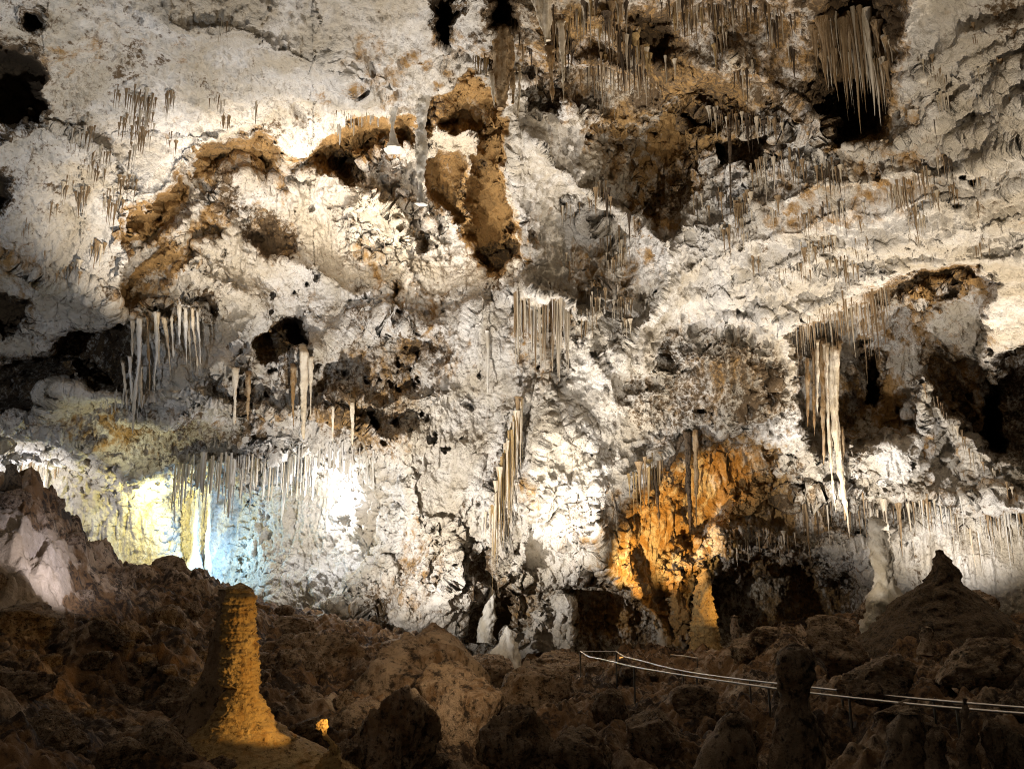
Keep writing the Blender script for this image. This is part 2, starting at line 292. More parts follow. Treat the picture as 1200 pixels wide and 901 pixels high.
# (outline in photo space, metres deeper, width of the slope px, ochre colour edge px); holes and grey bulge get painted dark
FEAT = [
 # the wall below the white ceiling stands back behind its lip
 ([(128,345),(143,277),(187,233),(215,195),(240,168),(297,146),(345,185),(365,172),(405,148),(456,136),(497,124),(513,106),(545,80),(560,74),(582,100),(597,150),(607,235),(620,330),(600,460),(480,540),(300,540),(240,430),(130,372)], 2.4, 12, .04, .03, 10, (260, 460)),
 # ochre underside that follows the lip of the ceiling
 ([(128,350),(146,279),(190,235),(217,197),(242,171),(297,149),(345,188),(372,170),(405,150),(456,137),(498,126),(515,109),(540,84),(550,112),(515,142),(500,168),(460,184),(410,199),(360,218),(320,228),(290,215),(255,232),(235,252),(200,292),(165,322),(150,356)], 1.3, 18, .40, .05, 8),
 # the great white bulge on the right
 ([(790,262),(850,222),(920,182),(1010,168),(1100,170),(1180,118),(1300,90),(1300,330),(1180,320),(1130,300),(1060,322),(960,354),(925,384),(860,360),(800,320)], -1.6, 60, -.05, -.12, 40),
 # duller zones, darker and browner
 ([(230,440),(300,430),(400,420),(480,400),(520,470),(490,560),(440,535),(300,535),(200,552),(150,520),(180,470)], .2, 40, .14, .15, 30),
 ([(-90,-60),(330,-60),(200,60),(120,160),(60,300),(-90,320)], 0, 40, .04, .19, 60),
 # openings of the upper left, their unlit depth painted dark
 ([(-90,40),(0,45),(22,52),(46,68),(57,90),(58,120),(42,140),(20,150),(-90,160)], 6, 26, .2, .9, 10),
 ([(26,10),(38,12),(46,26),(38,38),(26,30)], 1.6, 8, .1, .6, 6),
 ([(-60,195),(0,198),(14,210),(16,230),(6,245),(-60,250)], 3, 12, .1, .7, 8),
 # ochre ledge recesses under the white ceiling
 ([(143,277),(157,253),(187,233),(203,220),(213,203),(217,230),(192,261),(160,276)], 1.6, 14, .5, .04, 4),
 ([(232,176),(240,168),(277,165),(297,146),(320,158),(345,183),(337,208),(317,224),(308,207),(290,197),(273,208),(253,214),(236,205)], 1.5, 16, .45, .06, 4),
 ([(125,350),(133,335),(160,312),(190,292),(215,280),(233,250),(243,236),(256,248),(275,262),(262,278),(240,285),(235,300),(215,315),(208,335),(212,360),(200,378),(165,372),(135,365)], 1.6, 18, .5, .04, 4),
 ([(143,283),(165,281),(195,268),(222,236),(245,222),(262,212),(262,222),(240,240),(215,274),(185,288),(155,308),(130,332),(128,318)], -.9, 9, -.3, -.3, 5),
 ([(217,190),(232,186),(236,210),(238,228),(220,236)], -.9, 8, -.2, -.2, 5),
 ([(245,226),(262,215),(282,222),(282,250),(265,258),(250,246)], .4, 10, .2, .35, 6),
 ([(270,255),(300,250),(330,262),(345,290),(325,305),(290,290)], .7, 14, .35, .3, 8),
 # arch recess in the centre
 ([(345,187),(365,172),(395,156),(405,148),(430,139),(456,136),(456,174),(430,178),(412,184),(418,202),(400,207),(375,199)], 1.2, 12, .5, .06, 4),
 ([(462,134),(487,130),(485,166),(465,171)], 1.2, 8, .6, .1, 4),
 ([(497,126),(513,108),(518,112),(510,142),(500,162)], 1.2, 8, .65, .1, 4),
 ([(536,100),(545,82),(558,78),(571,88),(582,112),(592,135),(596,160),(592,185),(601,235),(612,290),(609,322),(590,334),(560,320),(546,300),(545,235),(549,205),(560,195),(568,165),(545,150),(530,160),(515,135)], 2.6, 16, .85, .05, 4),
 ([(555,288),(608,280),(610,322),(590,334),(562,320)], .8, 14, .0, .5, 12),
 ([(497,186),(515,186),(540,176),(556,190),(546,207),(543,237),(546,267),(530,257),(505,237),(495,211)], 2.0, 10, .7, .15, 4),
 ([(470,238),(486,245),(500,270),(508,292),(494,296),(480,270)], 1.2, 7, .3, .5, 5),
 ([(385,190),(425,185),(430,215),(405,222),(388,210)], 1.2, 10, .3, .45, 8),
 ([(300,262),(345,250),(360,285),(330,310),(300,300)], .5, 12, .3, .35, 9),
 ([(418,215),(470,205),(505,260),(500,300),(440,310),(400,290),(385,250)], -1.2, 25, .12, -.25, 14),
 ([(576,84),(602,110),(606,150),(604,190),(618,240),(630,330),(618,335),(612,270),(598,190),(600,150),(588,118)], -.3, 16, .10, -.4, 8),
 # brown ceiling with draperies at the top
 ([(568,-120),(575,30),(575,60),(590,95),(610,100),(640,105),(650,130),(690,130),(720,150),(745,140),(790,110),(830,140),(835,165),(870,150),(930,150),(950,140),(975,168),(1030,165),(1040,110),(1060,60),(1050,-120)], .8, 16, .42, .36, 14),
 ([(568,-20),(600,-20),(604,30),(585,42),(572,30)], 2.4, 10, .2, .7, 6),
 ([(505,8),(520,5),(526,-30),(534,-30),(531,10),(545,14),(536,30),(520,52),(508,46),(512,25)], 2.6, 9, .1, .85, 5),
 ([(640,15),(660,20),(668,50),(655,70),(640,50)], 1.0, 12, .3, .35, 9),
 ([(615,100),(650,95),(665,120),(650,140),(620,130)], .8, 9, .1, .55, 8),
 ([(740,20),(790,30),(800,70),(770,90),(745,70)], 1.2, 16, .45, .35, 12),
 ([(685,138),(735,132),(775,112),(800,86),(838,78),(858,110),(845,150),(826,195),(806,240),(779,282),(760,270),(738,236),(712,198),(690,170)], 2.6, 50, .55, .12, 12),
 ([(828,168),(850,160),(920,152),(924,170),(880,190),(835,196)], 1.8, 9, .3, .5, 5),
 ([(800,130),(835,128),(850,142),(815,150),(798,142)], 1.5, 7, .1, .7, 5),
 ([(945,60),(960,25),(980,-60),(1045,-60),(1058,60),(1050,105),(1030,160),(1000,170),(972,166),(950,140)], 2.8, 40, .30, .36, 14),
 ([(1150,100),(1205,60),(1260,60),(1260,140),(1180,160)], -.8, 30, 0, .1, 20),
 # middle of the wall
 ([(462,322),(470,320),(476,335),(474,360),(470,389),(464,386),(456,360),(452,340)], 2.4, 6, .35, .65, 4),
 ([(606,358),(640,348),(666,376),(666,420),(652,462),(615,452),(604,400)], .5, 10, .30, .14, 8),
 ([(475,390),(530,395),(540,415),(500,425),(470,415)], .5, 12, .35, .4, 12),
 ([(300,395),(325,380),(345,370),(360,368),(369,385),(365,410),(350,418),(330,425),(310,430),(295,415)], 1.8, 12, .35, .35, 6),
 ([(346,376),(360,368),(371,388),(366,410),(352,420),(344,402)], 2.4, 8, .1, .6, 5),
 ([(228,342),(248,338),(262,352),(255,372),(238,366)], .6, 8, .1, .55, 6),
 ([(272,430),(296,440),(298,495),(275,495)], 1.2, 8, .2, .45, 7),
 ([(390,400),(440,380),(500,420),(480,520),(440,540),(400,530),(380,470)], .3, 25, .25, .18, 25),
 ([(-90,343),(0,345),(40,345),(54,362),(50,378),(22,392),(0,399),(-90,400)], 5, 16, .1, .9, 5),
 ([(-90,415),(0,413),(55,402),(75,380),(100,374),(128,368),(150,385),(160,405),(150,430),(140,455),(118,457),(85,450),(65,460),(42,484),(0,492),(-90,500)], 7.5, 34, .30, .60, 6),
 ([(45,482),(70,457),(90,450),(118,452),(150,462),(190,455),(230,452),(270,472),(285,500),(262,500),(230,478),(200,472),(160,472),(120,472),(80,478)], -1.6, 12, -.2, -.3, 6),
 ([(0,495),(45,486),(120,474),(160,477),(200,480),(235,490),(280,515),(302,540),(240,545),(200,553),(165,556),(140,541),(60,514),(0,508)], .5, 20, .14, .16, 10),
 # lit grotto
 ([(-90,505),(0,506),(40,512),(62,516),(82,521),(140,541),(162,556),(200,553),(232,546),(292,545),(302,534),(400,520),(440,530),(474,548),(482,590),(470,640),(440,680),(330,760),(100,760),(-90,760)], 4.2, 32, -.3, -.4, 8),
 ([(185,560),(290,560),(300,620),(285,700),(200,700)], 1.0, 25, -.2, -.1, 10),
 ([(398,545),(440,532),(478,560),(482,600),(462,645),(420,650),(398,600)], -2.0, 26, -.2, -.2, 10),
 ([(448,700),(452,640),(480,600),(502,600),(513,640),(506,680),(490,722),(440,735),(415,720)], .6, 18, .30, .22, 14),
 ([(300,660),(420,655),(450,690),(430,740),(300,735)], -.6, 20, .12, .15, 14),
 # bulge above the amber alcove, its blocked-light shade painted in grey-brown
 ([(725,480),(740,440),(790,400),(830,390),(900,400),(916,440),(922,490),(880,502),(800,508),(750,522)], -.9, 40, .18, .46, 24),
 # amber alcove
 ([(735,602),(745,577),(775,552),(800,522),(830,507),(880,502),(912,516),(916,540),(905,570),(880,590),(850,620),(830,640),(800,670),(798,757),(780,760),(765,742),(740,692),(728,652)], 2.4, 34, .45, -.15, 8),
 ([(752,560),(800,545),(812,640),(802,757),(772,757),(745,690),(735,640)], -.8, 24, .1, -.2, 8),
 ([(600,480),(650,470),(700,490),(720,560),(700,620),(640,640),(605,600)], -.8, 40, .06, -.15, 30),
 # dark low openings
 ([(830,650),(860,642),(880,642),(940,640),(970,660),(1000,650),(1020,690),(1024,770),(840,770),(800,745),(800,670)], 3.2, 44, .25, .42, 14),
 ([(585,735),(590,690),(600,655),(612,672),(620,690),(640,690),(682,668),(650,630),(692,655),(722,660),(742,690),(762,740),(765,800),(672,800),(675,740),(665,702),(640,705),(625,720),(620,745),(600,745)], .9, 7, .40, .38, 4),
 ([(556,660),(575,640),(585,665),(598,690),(604,730),(580,770),(548,770),(552,740),(566,700)], 1.6, 7, .3, .55, 5),
 ([(620,745),(622,710),(640,712),(668,696),(682,740),(672,775),(630,778)], -.8, 9, -.1, -.1, 5),
 ([(862,560),(930,540),(952,560),(962,600),(1000,640),(940,640),(880,640),(850,625)], .8, 16, .35, .28, 10),
 # alcove behind the great stalactites on the right
 ([(922,388),(945,368),(975,352),(1010,342),(1060,322),(1110,305),(1150,300),(1172,330),(1162,360),(1166,400),(1176,470),(1180,540),(1140,520),(1110,482),(1085,440),(1075,470),(1075,512),(1030,516),(985,522),(960,540),(940,500),(924,450)], 4.6, 14, .26, .14, 6),
 ([(1072,395),(1095,390),(1140,408),(1146,450),(1141,500),(1115,480),(1088,430)], .6, 16, .35, .28, 8),
 ([(960,440),(1000,430),(1020,470),(1010,515),(965,520)], .8, 12, .30, .25, 8),
 ([(1021,416),(1031,414),(1032,440),(1029,470),(1019,470)], 3.0, 5, .1, .8, 4),
 ([(1058,340),(1080,328),(1100,335),(1106,355),(1095,376),(1070,381),(1057,365)], -1.4, 16, .22, .0, 8),
 ([(1010,345),(1065,322),(1140,303),(1150,325),(1110,330),(1075,335),(1020,372)], .8, 9, .3, .35, 6),
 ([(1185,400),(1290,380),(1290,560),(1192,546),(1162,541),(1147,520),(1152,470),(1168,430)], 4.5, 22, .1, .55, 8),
 ([(1075,440),(1090,448),(1116,488),(1137,524),(1166,555),(1196,565),(1202,592),(1160,582),(1115,587),(1080,562),(1074,510)], 1.2, 40, -.05, -.12, 14),
 ([(985,520),(1030,514),(1075,520),(1085,560),(1060,575),(1000,575),(975,560)], -.9, 18, -.1, -.1, 10),
 ([(950,580),(1080,578),(1200,596),(1260,600),(1260,625),(1180,612),(1085,600),(1060,640),(1000,640),(960,615)], 1.6, 10, .20, .28, 8),
]
SMOOTH = [   # flowstone sheets: (outline, rubble factor, edge px)
 ([(800,270),(850,225),(920,184),(1010,170),(1100,172),(1180,120),(1300,60),(1300,330),(1180,318),(1130,296),(1060,318),(960,350),(925,380),(860,350)], .7, 25),
 ([(100,-60),(540,-60),(560,60),(500,110),(400,140),(340,170),(300,135),(230,160),(150,240),(60,280),(-90,300),(-90,-60)], .8, 30),
 ([(610,470),(700,490),(725,560),(710,630),(650,650),(605,620)], .55, 20),
 ([(735,560),(800,510),(880,498),(915,520),(890,590),(830,640),(800,760),(770,760),(725,650)], .28, 16),
 ([(100,540),(300,545),(440,530),(480,560),(470,650),(300,700),(100,660)], .65, 20),
 ([(620,190),(690,230),(760,280),(780,300),(740,330),(660,320),(620,300)], .8, 20),
 ([(300,200),(345,190),(420,230),(400,290),(330,280)], .5, 16), ([(420,215),(500,225),(500,300),(430,300)], .6, 16),
 ([(1060,590),(1260,600),(1260,720),(1060,720)], .6, 16), ([(60,458),(280,470),(290,540),(160,556),(40,500)], .5, 12),
]
for pts, fct, ed in SMOOTH:
    ROUGH *= 1 - (1 - fct) * sst(-ed, ed, sdf(XW, YW, pts))
RIDGE = [
 ([(600,343),(622,337),(645,341),(668,362)], 1.7, 11), ([(148,368),(175,358),(205,362),(234,357)], 1.3, 10), ([(268,428),(300,425)], 1.0, 9), ([(338,408),(374,411)], 1.1, 9),
 ([(384,470),(420,467)], .9, 8), ([(680,80),(705,78),(740,86)], 1.1, 9), ([(612,470),(600,490),(588,530),(576,590)], .9, 10), ([(735,556),(755,546),(780,534)], .8, 9),
 ([(205,546),(290,540),(370,542),(440,540)], .8, 9), ([(845,634),(880,624),(935,634)], .9, 9), ([(930,586),(985,580),(1060,586),(1110,588),(1200,600)], 1.2, 10), ([(678,374),(704,366)], .8, 8), ([(22,544),(70,542)], .8, 7),  # (polyline in photo space, metres forward, half width px)
 ([(580,90),(600,160),(616,240),(630,330),(642,420),(642,500),(622,600),(604,690)], 2.8, 75),
 ([(625,165),(690,216),(740,258),(786,290),(772,350),(738,420)], 1.65, 20),
 ([(785,288),(830,233),(920,183),(1010,172),(1110,170),(1200,118),(1300,90)], .7, 24),
 ([(820,268),(900,236),(1000,214),(1100,204),(1200,172),(1300,150)], .35, 13),
 ([(800,318),(880,288),(960,262),(1080,240),(1200,222),(1300,210)], .45, 14),
 ([(800,350),(900,326),(1000,292),(1100,272),(1200,255),(1300,250)], .4, 13),
 ([(850,368),(925,372),(1000,338),(1060,316),(1130,294),(1200,300)], .9, 10),
 ([(150,490),(230,476),(320,480),(400,488),(470,515)], 1.9, 32),
 ([(215,290),(262,330),(300,362),(262,420),(222,450)], 1.2, 40),
 ([(480,560),(500,640),(470,720)], 1.3, 40), ([(560,540),(540,620),(528,700)], 1.0, 34), ([(700,520),(690,600),(702,650)], .9, 28),
 ([(745,570),(738,640),(746,700)], .8, 13), ([(418,228),(462,260),(482,312)], .9, 28), ([(325,300),(380,322),(430,352)], .9, 28),
 ([(395,395),(450,378),(520,392)], .9, 22), ([(380,450),(450,470),(520,455)], 1.0, 26), ([(560,370),(520,430),(500,500)], .8, 22),
 ([(700,330),(690,400),(720,470)], .9, 34), ([(0,300),(80,330),(130,345)], .8, 18), ([(0,120),(90,160),(160,240)], .8, 40), ([(200,20),(330,60),(430,100)], .9, 50),
 ([(610,10),(640,70),(660,130)], 1.2, 24), ([(700,20),(740,70),(800,90),(860,70)], 1.4, 24), ([(860,60),(900,100),(940,140)], 1.0, 22), ([(1060,40),(1090,100),(1100,160)], .4, 24), ([(1040,175),(1100,140),(1160,90),(1240,60)], .5, 13), ([(1070,90),(1130,50),(1200,20),(1260,0)], .45, 14), ([(1090,130),(1150,70),(1220,30)], .35, 10),
]
for pts, hgt, wd in RIDGE:
    xs = [p[0] for p in pts]; ys = [p[1] for p in pts]; mg = wd * 2.6 + 20
    c0, c1 = np.searchsorted(gx, [min(xs) - mg, max(xs) + mg]); r0, r1 = np.searchsorted(gy, [min(ys) - mg, max(ys) + mg])
    sl = (slice(r0, r1), slice(c0, c1)); q = GX[sl] + wx[sl] * .8; w_ = GY[sl] + wy[sl] * .8
    d2 = np.full(q.shape, 1e9)
    for (x0, y0), (x1, y1) in zip(pts[:-1], pts[1:]):
        ex, ey = x1 - x0, y1 - y0; t_ = np.clip(((q - x0) * ex + (w_ - y0) * ey) / (ex * ex + ey * ey), 0, 1)
        d2 = np.minimum(d2, (q - x0 - t_ * ex) ** 2 + (w_ - y0 - t_ * ey) ** 2)
    D[sl] -= hgt * (1.3 if wd >= 28 else 1) * np.exp(-np.sqrt(d2) / wd * 1.1) * (1.1 if wd < 40 else 1)
wf = fbm(B0, .7, 3, .6, 301.0).reshape(NR, NC) * 9; wg = fbm(B0, .7, 3, .6, 331.0).reshape(NR, NC) * 9
wx = wx + wf; wy = wy + wg
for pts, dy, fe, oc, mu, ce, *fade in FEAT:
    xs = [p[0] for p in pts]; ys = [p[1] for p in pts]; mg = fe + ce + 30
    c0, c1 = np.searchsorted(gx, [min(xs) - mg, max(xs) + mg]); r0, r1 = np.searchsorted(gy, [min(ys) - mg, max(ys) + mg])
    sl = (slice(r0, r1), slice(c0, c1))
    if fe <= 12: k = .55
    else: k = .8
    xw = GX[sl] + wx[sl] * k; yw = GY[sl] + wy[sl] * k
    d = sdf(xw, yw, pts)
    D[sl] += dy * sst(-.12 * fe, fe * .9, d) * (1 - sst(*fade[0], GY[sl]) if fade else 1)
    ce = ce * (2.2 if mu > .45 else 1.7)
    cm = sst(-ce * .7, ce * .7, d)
    OCH[sl] += oc * cm; MUDSHADE[sl] += mu * cm
# small round pits of the wall
for k in range(150):
    cx = rng.uniform(230, 1180); cy = rng.uniform(150, 640)
    if k < 50: cx = rng.gauss(440, 60); cy = rng.gauss(430, 60)
    if k < 12: cx, cy = [(425,381),(443,408),(428,412),(437,398),(408,350),(470,448),(455,515),(440,490),(435,480),(520,505),(565,430),(545,520)][k]
    rr = rng.uniform(2.2, 5.5)
    c0, c1 = np.searchsorted(gx, [cx - 20, cx + 20]); r0, r1 = np.searchsorted(gy, [cy - 20, cy + 20])
    sl = (slice(r0, r1), slice(c0, c1))
    q = np.hypot((XW[sl] - cx) * rng.uniform(.7, 1.3), (YW[sl] - cy) * rng.uniform(.6, 1.1))
    m = 1 - sst(rr * .5, rr * 1.3, q)
    D[sl] += m * rng.uniform(.3, .8); MUDSHADE[sl] += m * .35
Bp = pts_of(D)
# displacement along the surface normal (of a softened surface)
def normals(B):
    du = np.gradient(B, axis=1); dv = np.gradient(B, axis=0)
    n = np.cross(dv, du); n /= np.linalg.norm(n, axis=-1, keepdims=True) + 1e-9
    s = np.sign((n * B).sum(-1, keepdims=True)); return n * -s
Nn = normals(Bp).reshape(-1, 3); B = Bp.reshape(-1, 3)
# stretch of the lumps: along the drip direction
Ba = B * np.array([1, 1, .72])
lump = fbm(Ba, 4.2, 3, .5, 5.0, 'n') * .75 + fbm(B, 8.0, 2, .5, 15.0, 'n') * .6
bil = fbm(Ba, 1.5, 3, .55, 11.0, 'b') * .17 + fbm(Ba, 1.3, 4, .6, 13.0) * .24 + fbm(B * np.array([1, 1, .25]), .55, 3, .6, 14.0) * .11
rid = np.clip(fbm(Ba, .8, 3, .55, 23.0, 'r'), -.6, 1) * .06
fin = fbm(Ba, .42, 4, .68, 31.0) * .13 + fbm(Ba, .24, 2, .6, 35.0, 'b') * .045
pitn = fbm(B * np.array([1, 1, .8]), .62, 3, .6, 61.0)
amt = .25 + .85 * sst(-.25, .40, fbm(B, 4.0, 3, .55, 77.0))
pit = -.34 * sst(.34, .72, pitn) * amt
smooth_zone = sst(.25, .7, OCH.ravel())
RG = ROUGH.ravel()
disp = lump * (.5 + .5 * RG) + ((bil * amt + rid + pit) * (1 - .45 * smooth_zone) + fin * amt * (1 - .4 * smooth_zone) * .6) * RG + fin * .5
# vertical flutes on steep, drip-coated parts
Bf = B * np.array([1, 1, .12])
flute = fbm(Bf, .42, 2, .5, 51.0, 'b') * .16 * np.clip(1.25 - amt, 0, 1) * sst(-.1, .4, fbm(B, 4.0, 2, .5, 91.0) + smooth_zone * .6 + (1 - RG) * .8) * (1 + (1 - RG))
disp = disp + flute
def stretch(B):
    e = np.linalg.norm(np.diff(B, axis=0, append=B[-1:]), axis=-1) / (np.gradient(gy)[:, None]); f = np.linalg.norm(np.diff(B, axis=1, append=B[:, -1:]), axis=-1) / np.gradient(gx)[None, :]
    return np.maximum(e, f) / (B[..., 1] / F)
st = stretch(Bp); kb = np.ones(7) / 7
st = np.apply_along_axis(lambda v: np.convolve(np.pad(v, 3, 'edge'), kb, 'valid'), 0, st); st = np.apply_along_axis(lambda v: np.convolve(np.pad(v, 3, 'edge'), kb, 'valid'), 1, st)
disp = disp * (np.clip(Bp[..., 1] / 29.0, .5, 1.1) / (1 + .16 * np.clip(st - 2.5, 0, 30))).ravel()
B = B + Nn * disp[:, None]
SURF = B.reshape(NR, NC, 3)
# stains with shapes of their own: rusty patches and brown drip marks
pat = fbm(B, 4.5, 4, .55, 131.0)
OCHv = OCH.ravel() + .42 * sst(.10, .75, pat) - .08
MUDSHADEv = MUDSHADE.ravel() + 42e-2 * sst(.22, .9, fbm(B * np.array([1, 1, .5]), 2.2, 4, .6, 151.0)) - .16
wall = link('cave_wall', mesh_np('cave_wall', B, grid_quads(NR, NC), {'ochre': OCHv, 'mud': MUDSHADEv}), M_wall)  # mud also carries the painted shade of the openings and grey bulge
tag(wall, 'pale crusted limestone wall and ceiling of the cave chamber', None, None, 'structure')

def surf(px, py):
    c = np.clip(np.searchsorted(gx, px), 1, NC - 1); r = np.clip(np.searchsorted(gy, py), 1, NR - 1)
    return SURF[r, c]

# ------------------------------------------------------------------ cave floor
kpx = np.array([-400, -100, 0, 15, 40, 75, 100, 140, 165, 205, 245, 275, 300, 340, 400, 470, 510, 550, 580, 620, 660, 700, 760, 840, 870, 920, 1000, 1050, 1120, 1200, 1600.])
kyy = np.array([520, 545, 556, 550, 572, 605, 632, 656, 662, 664, 684, 692, 702, 716, 727, 738, 748, 772, 792, 778, 768, 772, 760, 765, 752, 735, 728, 722, 724, 730, 730.])
kYs = np.array([18, 19, 19, 19, 19.5, 20.5, 21.5, 23, 25, 26.5, 28, 29, 30, 31, 32, 33, 34, 34, 34, 34, 34, 34, 34, 34, 34, 33, 30, 28, 27, 26, 22.])
kzn = np.interp(kpx, [-400, 0, 150, 350, 600, 900, 1200, 1600], [-2.3, -2.5, -3.1, -3.5, -3.6, -3.6, -3.4, -3.2])
az = np.linspace(-.95, .95, 1000); Yr = np.geomspace(5.5, 46, 620)
AZ, YY = np.meshgrid(az, Yr)
PXa = 600 + F * AZ * 1.035
ysk = np.interp(PXa, kpx, kyy); Ysk = np.interp(PXa, kpx, kYs); zn = np.interp(PXa, kpx, kzn)
bsk = (450.5 - ysk) / F; zsk = (SP + bsk * CP) / (CP - bsk * SP) * Ysk
t = np.clip((YY - 9.5) / (Ysk - 9.5), 0, 1)
left = sst(230, 60, PXa) if False else 1 - sst(60, 260, PXa)
tt = t ** (1.0 + 1.1 * left)
H = zn + (zsk - zn) * tt
H -= np.clip(YY - Ysk, 0, 40) * (.10 + .25 * left)
fp = np.stack([AZ * YY, YY, H], -1).reshape(-1, 3)
near = (1 - .0 * t).ravel()
edge = 1 - .75 * np.exp(-((YY - Ysk) / 2.0) ** 2).ravel()        # calmer along the crest
rub = fbm(fp, 4.0, 3, .5, 201.0, 'n') * .55 * edge
rub += fbm(fp, 1.5, 4, .6, 211.0, 'b') * .30 + fbm(fp, .75, 3, .6, 221.0) * .12 + fbm(fp, .28, 3, .65, 231.0) * .045 - .5 * sst(.3, .7, fbm(fp, 1.9, 3, .5, 225.0))
sm = np.exp(-(((fp[:, 0] + 4.6) / 1.9) ** 2 + ((fp[:, 1] - 13.2) / 2.2) ** 2)) # smooth flowstone under the front stalagmite
fp[:, 2] += rub * (1 - .8 * sm)
pxp, pyp = proj(fp[:, 0], fp[:, 1], fp[:, 2])
def pm(pts, e): return sst(-e, e, sdf(pxp + perlin(fp * 1.3) * 9, pyp + perlin(fp * 1.3 + 50) * 9, pts))
white = pm([(-80,600),(0,575),(18,590),(40,625),(66,628),(84,640),(84,668),(74,690),(66,735),(30,745),(0,720),(-80,700)], 6) * (fp[:, 1] < 24)
och_f = .55 + .3 * fbm(fp, 3.0, 3, .5, 241.0) - 1.1 * white
mud_f = .22 + .35 * fbm(fp, 1.6, 3, .55, 251.0) - .5 * white
floor = link('cave_floor', mesh_np('cave_floor', fp, grid_quads(*AZ.shape), {'ochre': och_f, 'mud': mud_f}), M_floor)
tag(floor, 'dim brown rubble floor of the cave', None, None, 'structure')
FZ = fp[:, 2].reshape(AZ.shape)
def ground(x, y):
    c = int(np.clip(np.searchsorted(az, x / y), 1, len(az) - 1)); r = int(np.clip(np.searchsorted(Yr, y), 1, len(Yr) - 1))
    return float(FZ[r, c])

# ------------------------------------------------------------------ lathe builders
def spine_mesh(name, rings, nseg=40, rough=.06, wl=.5, seed=0.0, cap=True, flat=.9, flutes=0.0, step=.09, origin=None, layers=0.0):
    """a natural column: rings = [(x, y, z, radius)] from top to bottom; resampled, then roughened by noise"""
    R = np.array(rings, float)
    L = np.concatenate([[0], np.cumsum(np.linalg.norm(np.diff(R[:, :3], axis=0), axis=1))])
    n = int(np.clip(L[-1] / step, 8, 320)); s = np.linspace(0, L[-1], n)
    Q = np.stack([np.interp(s, L, R[:, k]) for k in range(4)], 1)
    an = np.linspace(0, 2 * np.pi, nseg, endpoint=False)
    co = np.zeros((n, nseg, 3))
    co[..., 0] = Q[:, None, 0] + Q[:, None, 3] * np.cos(an); co[..., 1] = Q[:, None, 1] + Q[:, None, 3] * np.sin(an) * flat; co[..., 2] = Q[:, None, 2]
    p = co.reshape(-1, 3)
    nr = np.zeros_like(co); nr[..., 0] = np.cos(an); nr[..., 1] = np.sin(an); nr = nr.reshape(-1, 3)
    rad = np.repeat(Q[:, 3], nseg)
    d = (fbm(p + seed, wl, 3, .55, 7.0, 'b') * rough + fbm(p + seed, wl * 3, 2, .5, 3.0) * rough * 1.2)
    if flutes: d = d + fbm(p * np.array([1, 1, .06]) + seed, flutes * 2.2, 2, .5, 9.0, 'b') * flutes * .45
    if layers: d = d + fbm(p * np.array([.35, .35, 1.6]) + seed, layers * 3, 3, .6, 19.0, 'b') * layers * .6
    d = np.clip(d, -.55 * rad, 1.2 * rad)
    p = p + nr * d[:, None] 
    v = list(map(tuple, p)); q = grid_quads(n, nseg, True)[:, ::-1]
    top = p[:nseg].mean(0) + np.array([0, 0, min(.5 * Q[0, 3], .2)]); bot = p[-nseg:].mean(0) - np.array([0, 0, min(.3 * Q[-1, 3], .2)])
    p = np.vstack([p, top, bot]); a = np.arange(nseg); b = (a + 1) % nseg
    tr = np.concatenate([np.stack([np.full(nseg, len(p) - 2), a, b], 1), np.stack([np.full(nseg, len(p) - 1), (n - 1) * nseg + b, (n - 1) * nseg + a], 1)])
    if origin is not None: p = p - np.array(origin)
    return mesh_np(name, p, q, None, tr)
def rows(prof, Y):
    """profile [(py, left px, right px)] at distance Y -> rings"""
    out = []
    for py, l, r in prof:
        x, y, z = P((l + r) / 2, py, Y); x2 = P(r, py, Y)[0]
        out.append((x, Y, z, max(.004, x2 - x)))
    return out
def pillar(name, prof, Y, mat, label, cat, group=None, parent=None, hung=False, **kw):
    rg = rows(prof, Y); o = rg[-1][:3]
    if hung:
        c = (prof[0][1] + prof[0][2]) / 2; q = surf(c, prof[0][0] - 2)
        dirv = q / np.linalg.norm(q); q = q + dirv * .5
        rg = [(x, y, z, r * .78) for x, y, z, r in rg]
        if q[1] > Y: rg = [(q[0], q[1], q[2] + .05, rg[0][3] * 1.25)] + rg
    if parent is not None: org = parent.matrix_world_loc if False else parent.location; org = tuple(org)
    else: org = o
    me = spine_mesh(name, rg, seed=rng.uniform(0, 90), origin=org, **kw)
    ob = link(name, me, mat, parent, (0, 0, 0) if parent is not None else org)
    if parent is None: tag(ob, label, cat, group, 'thing')
    return ob

